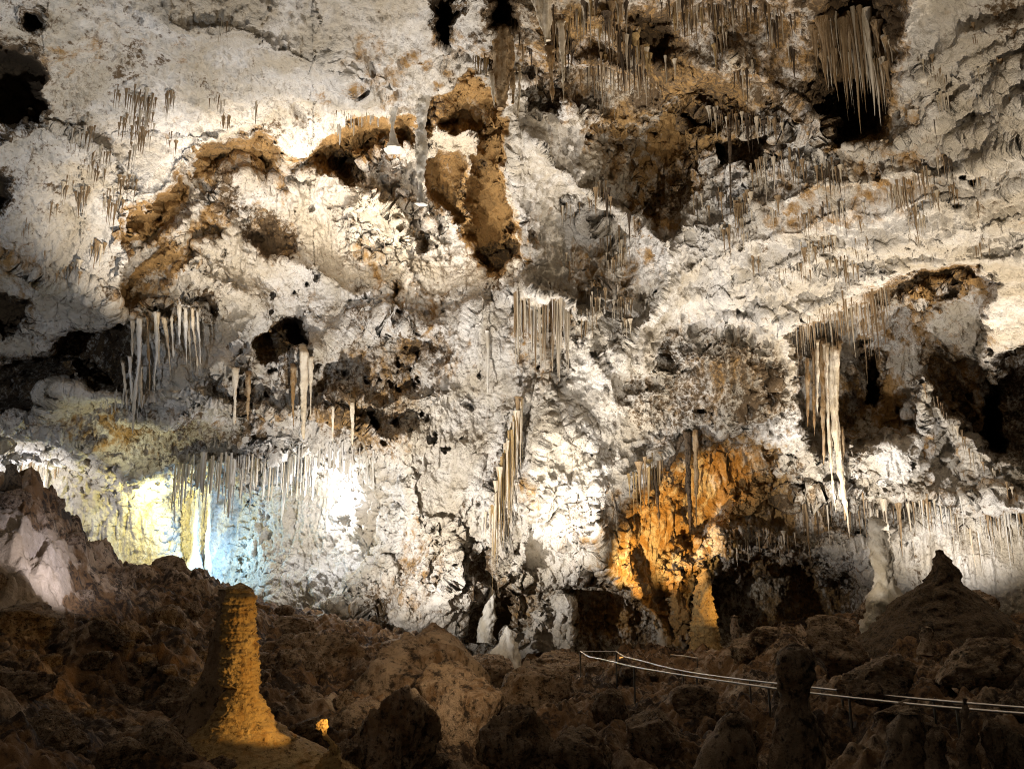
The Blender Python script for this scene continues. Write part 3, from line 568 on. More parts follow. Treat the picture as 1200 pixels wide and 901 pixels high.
# unit stalactites: length 1 downwards, radius 1 at the root
def unit_spike(k, kind):
    r = random.Random(k)
    n = 16
    rg = []
    for i in range(n + 1):
        t = i / n
        if kind == 'straw': rad = (1 - .35 * t) * (1 if t < .93 else .6)
        elif kind == 'spike': rad = max(.04, .62 * (1 - t) ** .8 + .75 * math.exp(-t * 7) + .07 * math.sin(t * 17 + k) * (1 - t))
        else: rad = max(.05, (1 - t) ** .55 * (1 + .25 * math.sin(t * 9 + k)))
        rg.append((math.sin(t * 5 + k) * .25 * t, math.cos(t * 4 + k) * .25 * t, -t, rad))
    R = np.array(rg); ns = 9
    an = np.linspace(0, 2 * np.pi, ns, endpoint=False)
    co = np.zeros((n + 1, ns, 3))
    fl = 1 + .18 * np.array([r.uniform(-1, 1) for _ in range(ns)])
    w = 1 + .12 * np.array([[r.uniform(-1, 1)] for _ in range(n + 1)])
    co[..., 0] = R[:, None, 0] + R[:, None, 3] * np.cos(an) * fl * w; co[..., 1] = R[:, None, 1] + R[:, None, 3] * np.sin(an) * fl * w; co[..., 2] = R[:, None, 2]
    p = co.reshape(-1, 3); p = np.vstack([p, (R[-1, 0], R[-1, 1], -1.005)])
    a = np.arange(ns); b = (a + 1) % ns
    tr = np.stack([np.full(ns, len(p) - 1), n * ns + b, n * ns + a], 1)
    return mesh_np('stalactite', p, grid_quads(n + 1, ns, True)[:, ::-1], None, tr)
PROTO = {}
for kind in ('straw', 'spike', 'club'):
    for mat in (M_white, M_cream, M_brown, M_dark, M_amber):
        L_ = []
        for k in range(4):
            me = unit_spike(k * 7 + len(kind), kind); me.materials.append(mat); L_.append(me)
        PROTO[kind, mat.name] = L_
def hang(name, px, y0, y1, w, mat, kind='spike', parent=None, front=.12, Y=None, embed=.35):
    """hang one stalactite: root at photo (px, y0), tip at (px, y1), w px wide at the root"""
    ys = np.linspace(y0, y1, 8)
    sY = [float(surf(px, y)[1]) for y in ys]
    if Y is None:
        Y = max(min(sY), sY[0] - 1.2) - front
    a = V(px, y0, Y); b = V(px, y1, Y)
    r = w * .5 / F * Y
    me = rng.choice(PROTO[kind, mat.name])
    o = bpy.data.objects.new(name, me); COL.objects.link(o)
    ln = (a.z - b.z) + embed
    o.scale = (r, r, ln); o.rotation_euler = (rng.uniform(-.02, .02), rng.uniform(-.02, .02), rng.uniform(0, 6.28))
    loc = Vector((a.x, a.y, a.z + embed))
    if parent is not None: o.parent = parent; o.location = loc - parent.location
    else: o.location = loc
    return o
def cluster(label, line, n, lens, ws, mat, kind='straw', name='straw_cluster', group='soda straw clusters on the cave ceiling', part='soda_straw', jit=7, cat='stalactites', bell=True, front=.12, tilt=0):
    """many fused straws growing along a line of the ceiling: one thing, its straws its parts"""
    pts = np.array(line, float); s = np.concatenate([[0], np.cumsum(np.hypot(*np.diff(pts, axis=0).T))])
    mid = (np.interp(s[-1] / 2, s, pts[:, 0]), np.interp(s[-1] / 2, s, pts[:, 1]))
    root = empty(name, surf(*mid)); tag(root, label, cat, group)
    mats = mat if isinstance(mat, (list, tuple)) else [mat]
    for k in range(n):
        t = (k + rng.uniform(.1, .9)) / n
        x = np.interp(t * s[-1], s, pts[:, 0]); y = np.interp(t * s[-1], s, pts[:, 1])
        f = (.45 + .55 * math.sin(math.pi * t)) if bell else 1
        ln = rng.uniform(*lens) * f * rng.uniform(.6, 1.0)
        y0 = y + rng.uniform(-jit, jit)
        hang(part, x + rng.uniform(-2, 2), y0, y0 + ln * (.55 if rng.random() < .4 else 1), rng.uniform(*ws) * rng.choice((.45, .6, .8, 1.0, 1.5)), rng.choice(mats), kind, root, front)
    return root

# ------------------------------------------------------------------ stalagmites and columns
# front stalagmite lit amber from one side
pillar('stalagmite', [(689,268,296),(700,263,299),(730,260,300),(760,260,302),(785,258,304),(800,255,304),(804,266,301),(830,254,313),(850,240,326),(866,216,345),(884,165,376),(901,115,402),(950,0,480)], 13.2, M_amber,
       'tall stepped stalagmite glowing amber in front, on a broad smooth mound', 'stalagmite', nseg=150, rough=.022, wl=.10, step=.013, layers=.06)
pillar('stalagmite', [(690,262,276),(740,252,275),(790,238,268),(830,215,262),(880,150,270),(905,100,285),(940,30,300)], 13.6, M_rock,
       'dark rounded shoulder of rock leaning behind the amber front stalagmite', 'stalagmite', nseg=60, rough=.05, wl=.5, step=.06)
pillar('stalagmite', [(816,334,346),(822,330,351),(850,329,352),(860,328,354)], 17, M_rock, 'squat grey stalagmite stump just right of the amber front stalagmite', 'stalagmite', nseg=36, rough=.05, wl=.25, step=.05)
pillar('stalagmite', [(842,377,381),(846,373,385),(853,371,386),(858,376,384),(866,380,392),(872,385,396),(880,384,399),(888,377,398),(897,374,402),(920,362,408)], 12.6, M_amber, 'small knobbly amber stalagmite low beside the front mound', 'stalagmite', nseg=40, rough=.045, wl=.12, step=.02)
# white pair in the cleft at the centre
pillar('stalagmite', [(684,572,575),(692,569,579),(710,566,582),(728,562,582),(740,559,578),(752,558,576)], 35.0, M_white, 'white pointed stalagmite standing in the dark cleft at the wall foot', 'stalagmite', nseg=40, rough=.09, wl=.4, step=.07)
pillar('stalagmite', [(733,593,595),(745,587,601),(755,580,606),(765,574,609),(775,569,612),(785,566,612),(797,562,612),(803,562,612)], 32.6, M_white, 'broad snow white cone stalagmite below the pointed one in the cleft', 'stalagmite', nseg=48, rough=.14, wl=.7, step=.08)
# amber alcove
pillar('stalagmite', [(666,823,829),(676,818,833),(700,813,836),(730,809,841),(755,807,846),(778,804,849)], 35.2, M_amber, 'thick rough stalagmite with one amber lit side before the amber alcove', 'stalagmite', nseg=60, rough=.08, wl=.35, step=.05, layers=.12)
pillar('stalagmite', [(722,857,864),(730,856,866),(765,855,868)], 32, M_rock, 'thin grey stub between the amber stalagmite and the dark opening', 'stalagmite', nseg=24, rough=.05, wl=.4)
# right side
pillar('stalagmite', [(607,1016,1030),(614,1015,1040),(635,1019,1042),(655,1023,1044),(675,1027,1046),(686,1024,1050),(700,1017,1056),(715,1016,1058),(728,1010,1062),(745,1008,1066)], 27.5, M_white, 'white wrinkled totem stalagmite with a bulb foot beside the dark mound', 'stalagmite', nseg=44, rough=.09, wl=.35, step=.06)
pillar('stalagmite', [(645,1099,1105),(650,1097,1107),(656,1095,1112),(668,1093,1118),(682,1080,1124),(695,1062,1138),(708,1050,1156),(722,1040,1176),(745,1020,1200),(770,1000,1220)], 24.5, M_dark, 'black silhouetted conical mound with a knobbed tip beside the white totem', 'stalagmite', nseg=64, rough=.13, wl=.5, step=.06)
# front right
pillar('stalagmite', [(756,922,938),(761,914,947),(770,909,953),(785,907,955),(802,909,953),(820,912,949),(840,908,956),(865,904,964),(901,902,966),(940,895,975)], 11, M_rock, 'waisted brown stalagmite that hides a stretch of the handrails', 'stalagmite', nseg=56, rough=.06, wl=.35, step=.04)
pillar('stalagmite', [(834,852,868),(842,842,878),(860,832,882),(885,818,884),(905,812,888),(940,805,895)], 11.5, M_rock, 'rounded dome stalagmite with a pale nick, below the lower handrail', 'stalagmite', nseg=50, rough=.045, wl=.5, step=.05)
pillar('stalagmite', [(836,1056,1074),(848,1050,1082),(875,1042,1086),(905,1036,1088),(940,1030,1092)], 10.5, M_rock, 'lumpy purple grey stalagmite under the rails, tallest of the three', 'stalagmite', nseg=50, rough=.06, wl=.35, step=.05)
pillar('stalagmite', [(851,1092,1104),(860,1084,1110),(885,1082,1112),(915,1082,1114),(940,1080,1116)], 10.2, M_rock, 'short bulbous stalagmite right against the lumpy purple grey one', 'stalagmite', nseg=44, rough=.05, wl=.3, step=.05)
pillar('stalagmite', [(818,1127,1133),(832,1124,1136),(850,1124,1138),(862,1122,1144),(905,1120,1146),(940,1118,1148)], 10.0, M_rock, 'slim pointed stalagmite with a swollen foot at the dark corner', 'stalagmite', nseg=40, rough=.045, wl=.3, step=.05)
pillar('stalagmite', [(735,1083,1090),(740,1080,1093),(752,1078,1096),(766,1074,1100)], 22, M_rock, 'little pale stump standing in front of the dark mound', 'stalagmite', nseg=24, rough=.05, wl=.3)
pillar('stalagmite', [(545,9,18),(552,8,20),(562,6,24),(575,2,28)], 18.6, M_dark, 'dark knob of rock on the crest beside the grotto', 'stalagmite', nseg=30, rough=.05, wl=.4)

# ------------------------------------------------------------------ great stalactites
def bundle(name, label, cat, anchor, parts, Y, mat, group=None, **kw):
    top = min(min(r[1] for r in p) for p, _, _ in parts); 
    ys = []
    for p_, _, _ in parts:
        c = (p_[0][1] + p_[0][2]) / 2
        for y in np.linspace(p_[0][0], p_[-1][0], 10): ys.append(float(surf(np.interp(y, [r[0] for r in p_], [(r[1] + r[2]) / 2 for r in p_]), y)[1]))
    Y = max(min(ys) - .45, Y - 2.2)
    root = empty(name, V(*anchor, Y)); tag(root, label, cat, group)
    for prof, dY, m in parts:
        pillar('stalactite', prof, Y + dY, m or mat, None, None, None, root, True, **kw)
    return root
Yb = float(surf(965, 420)[1]) - 3.2
bundle('stalactite_bundle', 'great fluted bundle of long stalactites ending in one very long point', 'stalactites', (968, 415), [
  ([(408,971,982),(425,971,982),(450,971,982),(480,973,983),(520,976,987),(560,983,990.5),(600,990,995.5),(633,996,997)], 0, M_cream),
  ([(406,966,972),(440,967,972.5),(490,969,973),(550,973,976),(600,979,980)], -.1, M_cream),
  ([(402,958,968),(430,959,969),(470,962,968),(510,963,967),(545,964.5,966)], .3, M_brown),
  ([(410,975,986),(440,976,985),(490,978,983),(535,981,982.5)], -.3, M_cream),
  ([(404,963,973),(440,965,973),(500,968,974),(560,974,977),(592,978,979)], .1, M_cream),
  ([(412,950,957),(450,952,956),(490,953,955),(512,954,955)], .4, M_brown),
  ([(400,955,961),(440,956,960),(486,957,958.5)], -.1, M_cream),
  ([(420,943,949),(460,945,948),(500,946,947)], .4, M_brown),
  ([(402,979,988),(430,980,986),(470,981,984),(498,982,983)], .3, M_brown),
  ([(500,984,988),(540,986,989),(580,988,990),(610,990,991)], .2, M_brown)], Yb, M_cream, nseg=22, rough=.05, wl=.5, flutes=.12, step=.12)
bundle('stalactite_chandelier', 'white chandelier of long thin stalactites above the grotto lip', 'stalactites', (172, 380), [
  ([(374,159,168),(390,159,167),(420,160,166.5),(450,157,163),(480,154.5,159),(508,155,156)], 0, M_white),
  ([(366,178,190),(385,179,188),(410,182,187),(440,179,183),(470,180,181)], .2, M_white),
  ([(372,188,196),(400,194,199),(430,198,200.5),(446,199,200)], .1, M_cream),
  ([(425,141,147),(440,143,148),(465,147,149.5),(486,149,150)], .1, M_cream),
  ([(372,170,175),(400,172,176),(440,174,176.5),(468,175,176)], .4, M_brown),
  ([(418,149,155),(445,151,156),(472,154,156)], .0, M_white),
  ([(366,183,187),(400,185,187.5),(430,186,187)], -.1, M_cream),
  ([(430,163,168),(455,164,167),(478,165,166)], .1, M_cream),
  ([(372,198,204),(395,200,204),(420,203,204)], .2, M_white),
  ([(376,152,158),(400,153,157),(424,154,155.5)], .2, M_cream)], float(surf(175, 366)[1]) - .9, M_white, nseg=16, rough=.03, wl=.3, flutes=.08, step=.12)
bundle('stalactite_drapery', 'short white drapery with pointed hems beside the chandelier', 'stalactites', (222, 375), [
  ([(362,214,221),(385,215,220.5),(410,217,220),(430,218.5,219.5)], 0, M_white),
  ([(362,222,229),(385,224,229),(415,229,231.5),(440,231,232)], -.1, M_cream),
  ([(360,207,213),(380,208,212),(405,209.5,211)], .1, M_white),
  ([(366,229,234),(390,231,235),(420,234,236),(438,235.5,236.5)], .1, M_white),
  ([(372,218,223),(410,221,224),(446,224,225)], .2, M_cream)], float(surf(220, 362)[1]) - .6, M_white, nseg=16, rough=.03, wl=.3, flutes=.08, step=.12)
bundle('stalactite_bundle', 'twin brown stalactites flanking a dark gap over the grotto', 'stalactites', (283, 435), [
  ([(432,271,281),(460,272,279),(490,273,277),(498,274,275)], 0, M_cream),
  ([(440,287,296),(470,288,294),(494,289,292)], .1, M_brown)], float(surf(283, 436)[1]) - .7, M_cream, nseg=18, rough=.04, wl=.3, flutes=.08, step=.12)
bundle('stalactite_bundle', 'tan stalactite bundle hanging under the round dark hole', 'stalactites', (356, 415), [
  ([(412,350,362),(440,351,362),(470,351,360),(500,353,358),(516,355,357)], 0, M_cream),
  ([(418,361,368),(450,362,367),(490,363,365)], .1, M_cream),
  ([(430,340,348),(470,341,346),(500,343,345)], .2, M_brown)], float(surf(356, 418)[1]) - .6, M_cream, nseg=18, rough=.04, wl=.3, flutes=.08, step=.12)
bundle('stalactite_bundle', 'slim pale stalactite pair over the bright white grotto lamp', 'stalactites', (400, 470), [
  ([(472,409,417),(500,410,416),(524,412,414)], 0, M_cream), ([(476,387,394),(500,388,392),(520,389,391)], 0, M_cream)],
  float(surf(400, 475)[1]) - .6, M_cream, nseg=18, rough=.03, wl=.3, flutes=.08, step=.12)
bundle('stalactite_bundle', 'grey double column hanging in the mouth of the amber alcove', 'stalactites', (808, 510), [
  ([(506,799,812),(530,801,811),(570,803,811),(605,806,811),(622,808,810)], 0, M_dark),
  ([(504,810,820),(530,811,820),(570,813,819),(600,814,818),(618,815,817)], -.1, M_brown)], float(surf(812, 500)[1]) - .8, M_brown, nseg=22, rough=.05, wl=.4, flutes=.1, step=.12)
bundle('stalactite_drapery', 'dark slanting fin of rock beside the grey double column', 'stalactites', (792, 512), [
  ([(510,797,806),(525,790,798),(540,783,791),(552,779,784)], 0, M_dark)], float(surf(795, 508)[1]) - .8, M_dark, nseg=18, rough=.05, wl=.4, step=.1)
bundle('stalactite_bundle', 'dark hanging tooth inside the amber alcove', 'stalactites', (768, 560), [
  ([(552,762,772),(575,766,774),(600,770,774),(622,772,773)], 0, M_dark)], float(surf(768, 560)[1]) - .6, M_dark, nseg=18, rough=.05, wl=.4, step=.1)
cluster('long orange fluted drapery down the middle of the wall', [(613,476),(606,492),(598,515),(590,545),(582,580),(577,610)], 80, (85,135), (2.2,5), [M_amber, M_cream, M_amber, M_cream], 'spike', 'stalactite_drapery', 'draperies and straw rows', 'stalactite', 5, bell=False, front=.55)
cluster('small grey fang at the top of the orange drapery', [(605,474),(612,476)], 4, (28,50), (4,7), [M_dark, M_brown], 'spike', 'stalactite_bundle', 'draperies and straw rows', 'stalactite', 3, bell=False, front=.5)
cluster('pale needle tips under the orange drapery', [(566,618),(578,600),(588,606)], 7, (45,75), (1.6,3), [M_cream, M_white], 'spike', 'stalactite_bundle', 'draperies and straw rows', 'stalactite', 5, bell=False, front=.4)
bundle('stalactite_drapery', 'big pale folded drapery hanging from the top edge of the ceiling', 'stalactites', (637, 0), [
  ([(-40,622,650),(0,626,649),(20,630,649),(35,634,648),(48,638,646)], 0, M_cream),
  ([(-40,614,628),(0,622,632),(25,630,637),(44,637,640),(53,639,640)], -.2, M_cream)], float(surf(637, 0)[1]) - 1.2, M_cream, nseg=34, rough=.04, wl=.5, flutes=.16, step=.08)
bundle('stalactite_bundle', 'tall tan stalactites below the big pale drapery', 'stalactites', (655, 30), [
  ([(28,652,663),(50,653,663),(80,656,663),(110,659,662),(122,660,661)], 0, M_cream),
  ([(60,638,650),(90,643,650),(110,646,649),(120,647,648)], .2, M_brown), ([(0,645,650),(15,647,650),(24,648,649)], .5, M_dark)],
  float(surf(655, 30)[1]) - .9, M_cream, nseg=20, rough=.04, wl=.4, flutes=.1, step=.08)
bundle('stalactite_drapery', 'grey rounded bell of fused stalactites beside the tall ochre recess', 'stalactites', (588, 40), [
  ([(34,580,598),(45,573,604),(60,572,607),(80,574,604),(100,577,600),(118,580,594),(128,584,589)], 0, M_brown),
  ([(90,572,580),(110,575,581),(126,579,581)], -.2, M_cream), ([(85,596,604),(105,599,603),(122,600,602)], -.2, M_brown),
  ([(84,606,612),(110,607,611),(138,605,608)], .1, M_cream)], float(surf(588, 40)[1]) - 1.0, M_brown, nseg=44, rough=.05, wl=.3, flutes=.16, step=.07)
# white pillars under the central arch
pillar('column', [(112,484,506),(122,488,502),(150,489,499),(155,486,502),(185,488,500),(205,489,497),(228,489,496),(240,486,502)], float(surf(492,118)[1]) - .3, M_white, 'slender white knobbly column in the middle of the arch', 'column', nseg=26, rough=.07, wl=.3, step=.08)
pillar('column', [(122,453,468),(132,456,466),(150,457,463),(168,456,466),(176,450,474)], float(surf(460,124)[1]) - .2, M_white, 'short white column left inside the arch beside the slender one', 'column', nseg=24, rough=.06, wl=.3, step=.08)
pillar('stalactite', [(388,569,573),(410,570,574),(440,570,573),(464,571,572)], float(surf(571,400)[1]) - .25, M_white, 'single thin grey stalactite flat against the wall centre', 'stalactite', nseg=14, rough=.02, wl=.3, step=.1)
pillar('stalactite', [(150,852,857),(190,854,857),(230,855,857),(254,856,857)], float(surf(855,150)[1]) - .4, M_dark, 'long dark needle stalactite under the brown ledge', 'stalactite', nseg=12, rough=.02, wl=.3, step=.1)
pillar('stalactite', [(560,203,206.5),(580,203,206),(612,204.5,205)], float(surf(205,556)[1]) - .5, M_white, 'glowing spike beside the yellow grotto lamp', 'stalactite', nseg=14, rough=.02, wl=.2, step=.06)
pillar('column', [(560,228,236),(580,229,235),(610,227,233),(640,224,232),(670,215,240),(690,205,250)], float(surf(232,600)[1]) - .9, M_white, 'blue lit grotto column spreading into a skirt', 'column', nseg=24, rough=.06, wl=.3, flutes=.08, step=.1)
pillar('column', [(560,243,249),(600,243,248),(640,240,246),(680,240,250),(700,236,256)], float(surf(246,600)[1]) - .9, M_white, 'thin blue lit grotto column next to the skirted one', 'column', nseg=20, rough=.05, wl=.3, flutes=.08, step=.1)

# ------------------------------------------------------------------ rows of straws
G1 = 'draperies and straw rows'
yy_ = [float(surf(x, y)[1]) for x in range(602, 668, 6) for y in range(346, 450, 8)]
YC = float(np.percentile(yy_, 12)) - .35
root = empty('stalactite_curtain', V(636, 350, YC)); tag(root, 'broad curtain of cream straws on the wall centre', 'stalactites', G1)
for k in range(58):
    x = 603 + 64 * (k + rng.uniform(.1, .9)) / 58
    y0 = float(np.interp(x, [603, 615, 630, 645, 656, 667], [362, 350, 345, 349, 360, 376])) + rng.uniform(-3, 3)
    ln = rng.uniform(35, 75) + (45 * rng.random() ** 2 if 622 < x < 656 else 0)
    hang('soda_straw', x, y0, y0 + ln, rng.uniform(1.8, 4.2), rng.choice([M_white, M_cream, M_cream, M_brown]), rng.choice(['spike', 'straw', 'spike']), root, .1, YC + rng.uniform(-.3, .3), .6)
cluster('small brown straw tuft beside the broad cream curtain', [(680,382),(692,372),(703,372)], 9, (18,48), (1.6,3), [M_brown, M_cream], group=G1)
cluster('long row of brown straws along the lip of the white bulge', [(932,382),(960,362),(1000,348),(1042,338)], 90, (40,85), (1.8,4.2), [M_brown, M_cream, M_brown], kind='spike', name='stalactite_row', group=G1, bell=False, part='stalactite')
cluster('pale fringe above the great fluted bundle', [(925,392),(950,378),(985,372)], 22, (20,60), (1.8,4), [M_cream, M_white], kind='spike', name='stalactite_row', group=G1, part='stalactite')
cluster('two long isolated teeth in the brown alcove', [(1008,372),(1040,368)], 4, (80,110), (4,6), [M_brown], kind='spike', name='stalactite_row', group=G1, bell=False, part='stalactite')
cluster('dark fine row of straws below the olive ceiling rim', [(682,84),(700,82),(725,84),(738,92)], 54, (30,75), (1.6,3.6), [M_brown, M_dark, M_cream], kind='spike', name='stalactite_row', group=G1, part='stalactite')
cluster('thin fringe on the ochre rim over the tall recess', [(552,74),(574,68)], 14, (12,36), (1.5,3), [M_cream, M_amber], name='stalactite_row', group=G1)
cluster('fringe of straws under the white arch', [(385,158),(405,146),(430,136),(452,134)], 18, (10,32), (1.4,2.8), [M_white, M_cream], name='stalactite_row', group=G1)
cluster('needle fringe hanging over the yellow and blue grotto', [(205,552),(240,545),(290,545)], 50, (18,70), (1.8,4), [M_white, M_cream], name='stalactite_curtain', group=G1, front=.5, bell=False)
cluster('needle fringe between the blue grotto and the white lamp', [(290,546),(330,545),(372,548)], 46, (18,60), (1.6,3.6), [M_white, M_cream], name='stalactite_curtain', group=G1, front=.5, bell=False)
cluster('needle fringe right around the bright white lamp', [(345,535),(400,532),(440,545)], 32, (18,50), (1.6,3.4), [M_white], name='stalactite_curtain', group=G1, front=.4, bell=False)
cluster('tiny icicle fringe under the pale grotto lip', [(120,468),(150,472),(168,474)], 20, (8,20), (1.4,2.6), [M_white], name='stalactite_row', group=G1, front=.1)
cluster('fringe in the white recess at the far edge', [(22,548),(45,545),(70,548)], 14, (12,34), (1.6,3.2), [M_cream, M_brown], name='stalactite_row', group=G1)
cluster('hanging dark stalactites inside the black ceiling hole', [(952,50),(975,30),(1010,25),(1045,60)], 40, (70,150), (4,10), [M_brown, M_cream, M_brown], kind='spike', name='stalactite_row', group=G1, front=1.0, part='stalactite')
cluster('second rank of long stalactites filling the black ceiling hole', [(965,75),(990,70),(1020,70),(1040,90)], 24, (50,100), (4,9), [M_cream, M_brown], kind='spike', name='stalactite_row', group=G1, front=1.8, part='stalactite')
cluster('brown straws on the lower lip of the diagonal flowstone ridge', [(1085,455),(1110,490),(1140,540),(1190,575)], 22, (10,34), (1.6,3.6), [M_brown, M_cream], kind='spike', name='stalactite_row', group=G1, part='stalactite')
cluster('pale curtain over the low wall behind the dark mound', [(1062,592),(1110,594),(1150,600),(1200,606)], 56, (25,85), (1.8,4.4), [M_white, M_cream, M_brown], kind='spike', name='stalactite_curtain', group=G1, bell=False, part='stalactite')
cluster('brown curtain between the great bundle and the white totem', [(930,590),(980,585),(1060,592)], 44, (25,90), (1.8,5), [M_brown, M_dark, M_cream], kind='spike', name='stalactite_curtain', group=G1, bell=False, part='stalactite')
cluster('pale fringe over the black opening beside the amber stalagmite', [(845,640),(880,630),(935,640)], 26, (12,40), (1.8,4.4), [M_cream, M_brown], kind='spike', name='stalactite_row', group=G1, part='stalactite')
cluster('fluted amber fringe down the amber alcove side', [(738,560),(752,552),(778,540)], 22, (40,110), (2,5), [M_amber, M_brown], kind='spike', name='stalactite_curtain', group=G1, front=.4, part='stalactite')
for lab, ln, n, le, ww in [
  ('brown ceiling straws near the pale drapery', [(668,10),(690,30)], 15, (20,60), (2.5,7)),
  ('brown straws in a slanting row on the olive ceiling', [(710,30),(735,60),(755,90)], 33, (25,60), (2.5,7.5)),
  ('dark straws along the top edge over the olive alcove', [(770,0),(810,5),(850,10)], 36, (20,60), (2.5,7.5)),
  ('dark straws along the top edge beside the black hole', [(860,8),(900,10),(945,15)], 36, (20,65), (2.5,7.5)),
  ('brown fringe on the ledge over the dark slot', [(826,135),(870,146),(920,150)], 45, (15,45), (1.8,4)),
  ('short dark fringe over the olive alcove', [(735,96),(770,100),(800,82)], 22, (14,40), (1.8,4)),
  ('mixed fringe at the rim between drapery and ochre recess', [(600,20),(620,60),(630,90)], 18, (20,55), (2.5,7.5))]:
    cluster(lab, ln, n, le, ww, [M_brown, M_dark, M_brown, M_cream], 'spike', 'stalactite_row', G1, 'stalactite')
G2 = 'brown straw clusters on the white bulge'
for i, (ln, n, le, ww, lab) in enumerate([
  ([(878,208),(900,192),(946,188)], 26, (30,75), (1.6,3.2), 'wide shaggy straw cluster on the left slope of the white bulge'),
  ([(958,212),(975,202),(992,212)], 16, (30,80), (2,4), 'tall stepped straw cluster just left of the bulge crown'),
  ([(962,248),(978,244),(994,252)], 14, (30,55), (2,4), 'straw cluster directly under the tall stepped one'),
  ([(936,262),(946,256),(956,262)], 9, (22,40), (2,4), 'square comb of straws on the bulge front'),
  ([(1058,214),(1075,212),(1096,216)], 14, (20,60), (1.6,3.4), 'comb of straws high on the bulge right side'),
  ([(1103,192),(1112,190),(1118,194)], 6, (20,48), (2,4), 'narrow straw tuft with one long needle'),
  ([(1152,200),(1162,198),(1168,202)], 7, (15,35), (2,4), 'little straw tuft near the far edge of the bulge'),
  ([(1178,200),(1200,195),(1230,200)], 14, (20,45), (2,4.5), 'dark straw patch at the frame edge'),
  ([(1010,190),(1040,182),(1055,186)], 12, (10,26), (1.4,2.6), 'short needle row on the bulge crown'),
  ([(1042,228),(1050,225),(1058,230)], 7, (15,34), (1.6,3), 'small straw tuft under the bulge crown'),
  ([(868,290),(876,284),(882,290)], 5, (14,26), (1.6,3), 'tiny pair of straws low on the bulge left'),
  ([(838,238),(846,232),(856,240)], 8, (20,40), (1.4,2.8), 'fine straws at the left root of the bulge'),
  ([(805,245),(820,238),(832,250)], 12, (15,35), (1.4,2.8), 'fuzzy straws between olive alcove and bulge'),
  ([(1082,88),(1100,84),(1112,96)], 10, (18,40), (1.6,3.2), 'brown straw patch right of the black hole'),
  ([(1085,150),(1094,146),(1104,152)], 6, (18,44), (2,5), 'two dark teeth right of the black hole'),
  ([(1170,125),(1180,122),(1188,130)], 8, (12,30), (1.6,3), 'dark straws on the upper right slope'),
  ([(1078,290),(1090,286),(1100,292)], 6, (12,26), (1.6,3), 'small tuft above the brown alcove lip'),
  ([(905,330),(930,318),(950,322)], 12, (10,26), (1.4,2.6), 'row of short needles low on the bulge front'),
  ([(980,305),(1000,298),(1020,300)], 12, (10,26), (1.4,2.6), 'short needles in a comb low on the bulge'),
  ([(690,235),(705,225),(718,238)], 14, (25,50), (2,4), 'grey straw tuft on the white slope beside the olive alcove'),
  ([(722,270),(740,262),(750,272)], 10, (18,36), (1.6,3.2), 'second grey straw tuft lower on the white slope')]):
    cluster(lab, ln, n, le, ww, [M_brown, M_brown, M_dark, M_cream], 'spike', 'straw_cluster', G2)
G3 = 'brown straw clusters on the grey ceiling'
for i, (cx, cy, w, n, le, lab) in enumerate([
  (158,120,26,14,(15,42),'thick brown straw patch on the grey ceiling, largest there'), (165,150,20,10,(15,32),'brown straw patch right below the largest ceiling patch'),
  (135,118,10,6,(12,26),'small brown tuft left of the largest ceiling patch'), (105,162,22,9,(12,30),'sparse brown tuft between the black hole and the largest patch'),
  (85,165,14,7,(12,32),'dark tuft below the black corner hole'), (200,172,14,6,(10,24),'olive tuft close to the ochre ledge'),
  (98,236,18,9,(12,26),'brown double tuft low on the grey ceiling'), (128,238,18,9,(12,26),'brown tuft beside the low double tuft'),
  (60,250,10,6,(14,34),'narrow dark tuft near the left dark hollow'), (32,262,16,8,(18,36),'dark brown tuft over the left black opening'),
  (80,325,30,12,(10,22),'straw row over the long black hollow'), (155,185,10,5,(10,22),'tiny tuft under the brown patches'),
  (260,40,14,6,(10,22),'faint tuft on the ceiling top left of centre'), (252,120,12,5,(10,22),'faint tuft above the ochre alcove'),
  (118,205,24,8,(10,22),'thin tufts scattered in the grey ceiling middle'), (400,130,20,8,(8,18),'white fringe on the ceiling rim left of arch'),
  (495,70,14,7,(10,26),'grey tuft above the white arch'), (480,90,10,5,(10,20),'small grey tuft next to the arch top')]):
    cluster(lab, [(cx - w / 2, cy + 3), (cx, cy - 4), (cx + w / 2, cy + 2)], n, le, (1.5, 3.2), [M_brown, M_brown, M_cream], 'spike', 'straw_cluster', G3)

# many little tufts that nothing tells apart
def in_poly(x, y, pts): return float(sdf(np.array([x], float), np.array([y], float), pts)[0]) > 4
def tufts(poly, count, label, group, mats, le, ww):
    xs = [p[0] for p in poly]; ys = [p[1] for p in poly]; k = 0
    while k < count:
        x = rng.uniform(min(xs), max(xs)); y = rng.uniform(min(ys), max(ys))
        if not in_poly(x, y, poly): continue
        w = rng.uniform(8, 26); k += 1
        cluster(label, [(x - w / 2, y + rng.uniform(-2, 6)), (x, y - 3), (x + w / 2, y + rng.uniform(-4, 2))], int(w * .45) + 2, le, ww, mats, 'spike', 'straw_cluster', group)
tufts([(830,262),(920,196),(1010,182),(1110,180),(1200,140),(1200,290),(1060,310),(940,345),(870,340)], 26, 'small shaggy tuft of brown straws hanging from the banded white bulge', 'small straw tufts of the white bulge', [M_brown, M_brown, M_cream], (12, 34), (1.8, 4.2))
tufts([(30,170),(200,110),(330,120),(220,180),(150,250),(110,330),(40,330)], 18, 'small brown straw tuft on the lower slope of the grey ceiling', 'small straw tufts of the grey ceiling', [M_brown, M_brown, M_cream], (10, 30), (1.8, 4))
tufts([(640,10),(940,5),(940,120),(840,80),(760,100),(690,120),(640,90)], 24, 'ragged brown stalactite tuft in the stained brown ceiling', 'stalactite tufts of the brown ceiling', [M_brown, M_dark, M_cream, M_amber], (18, 55), (2.5, 7.5))
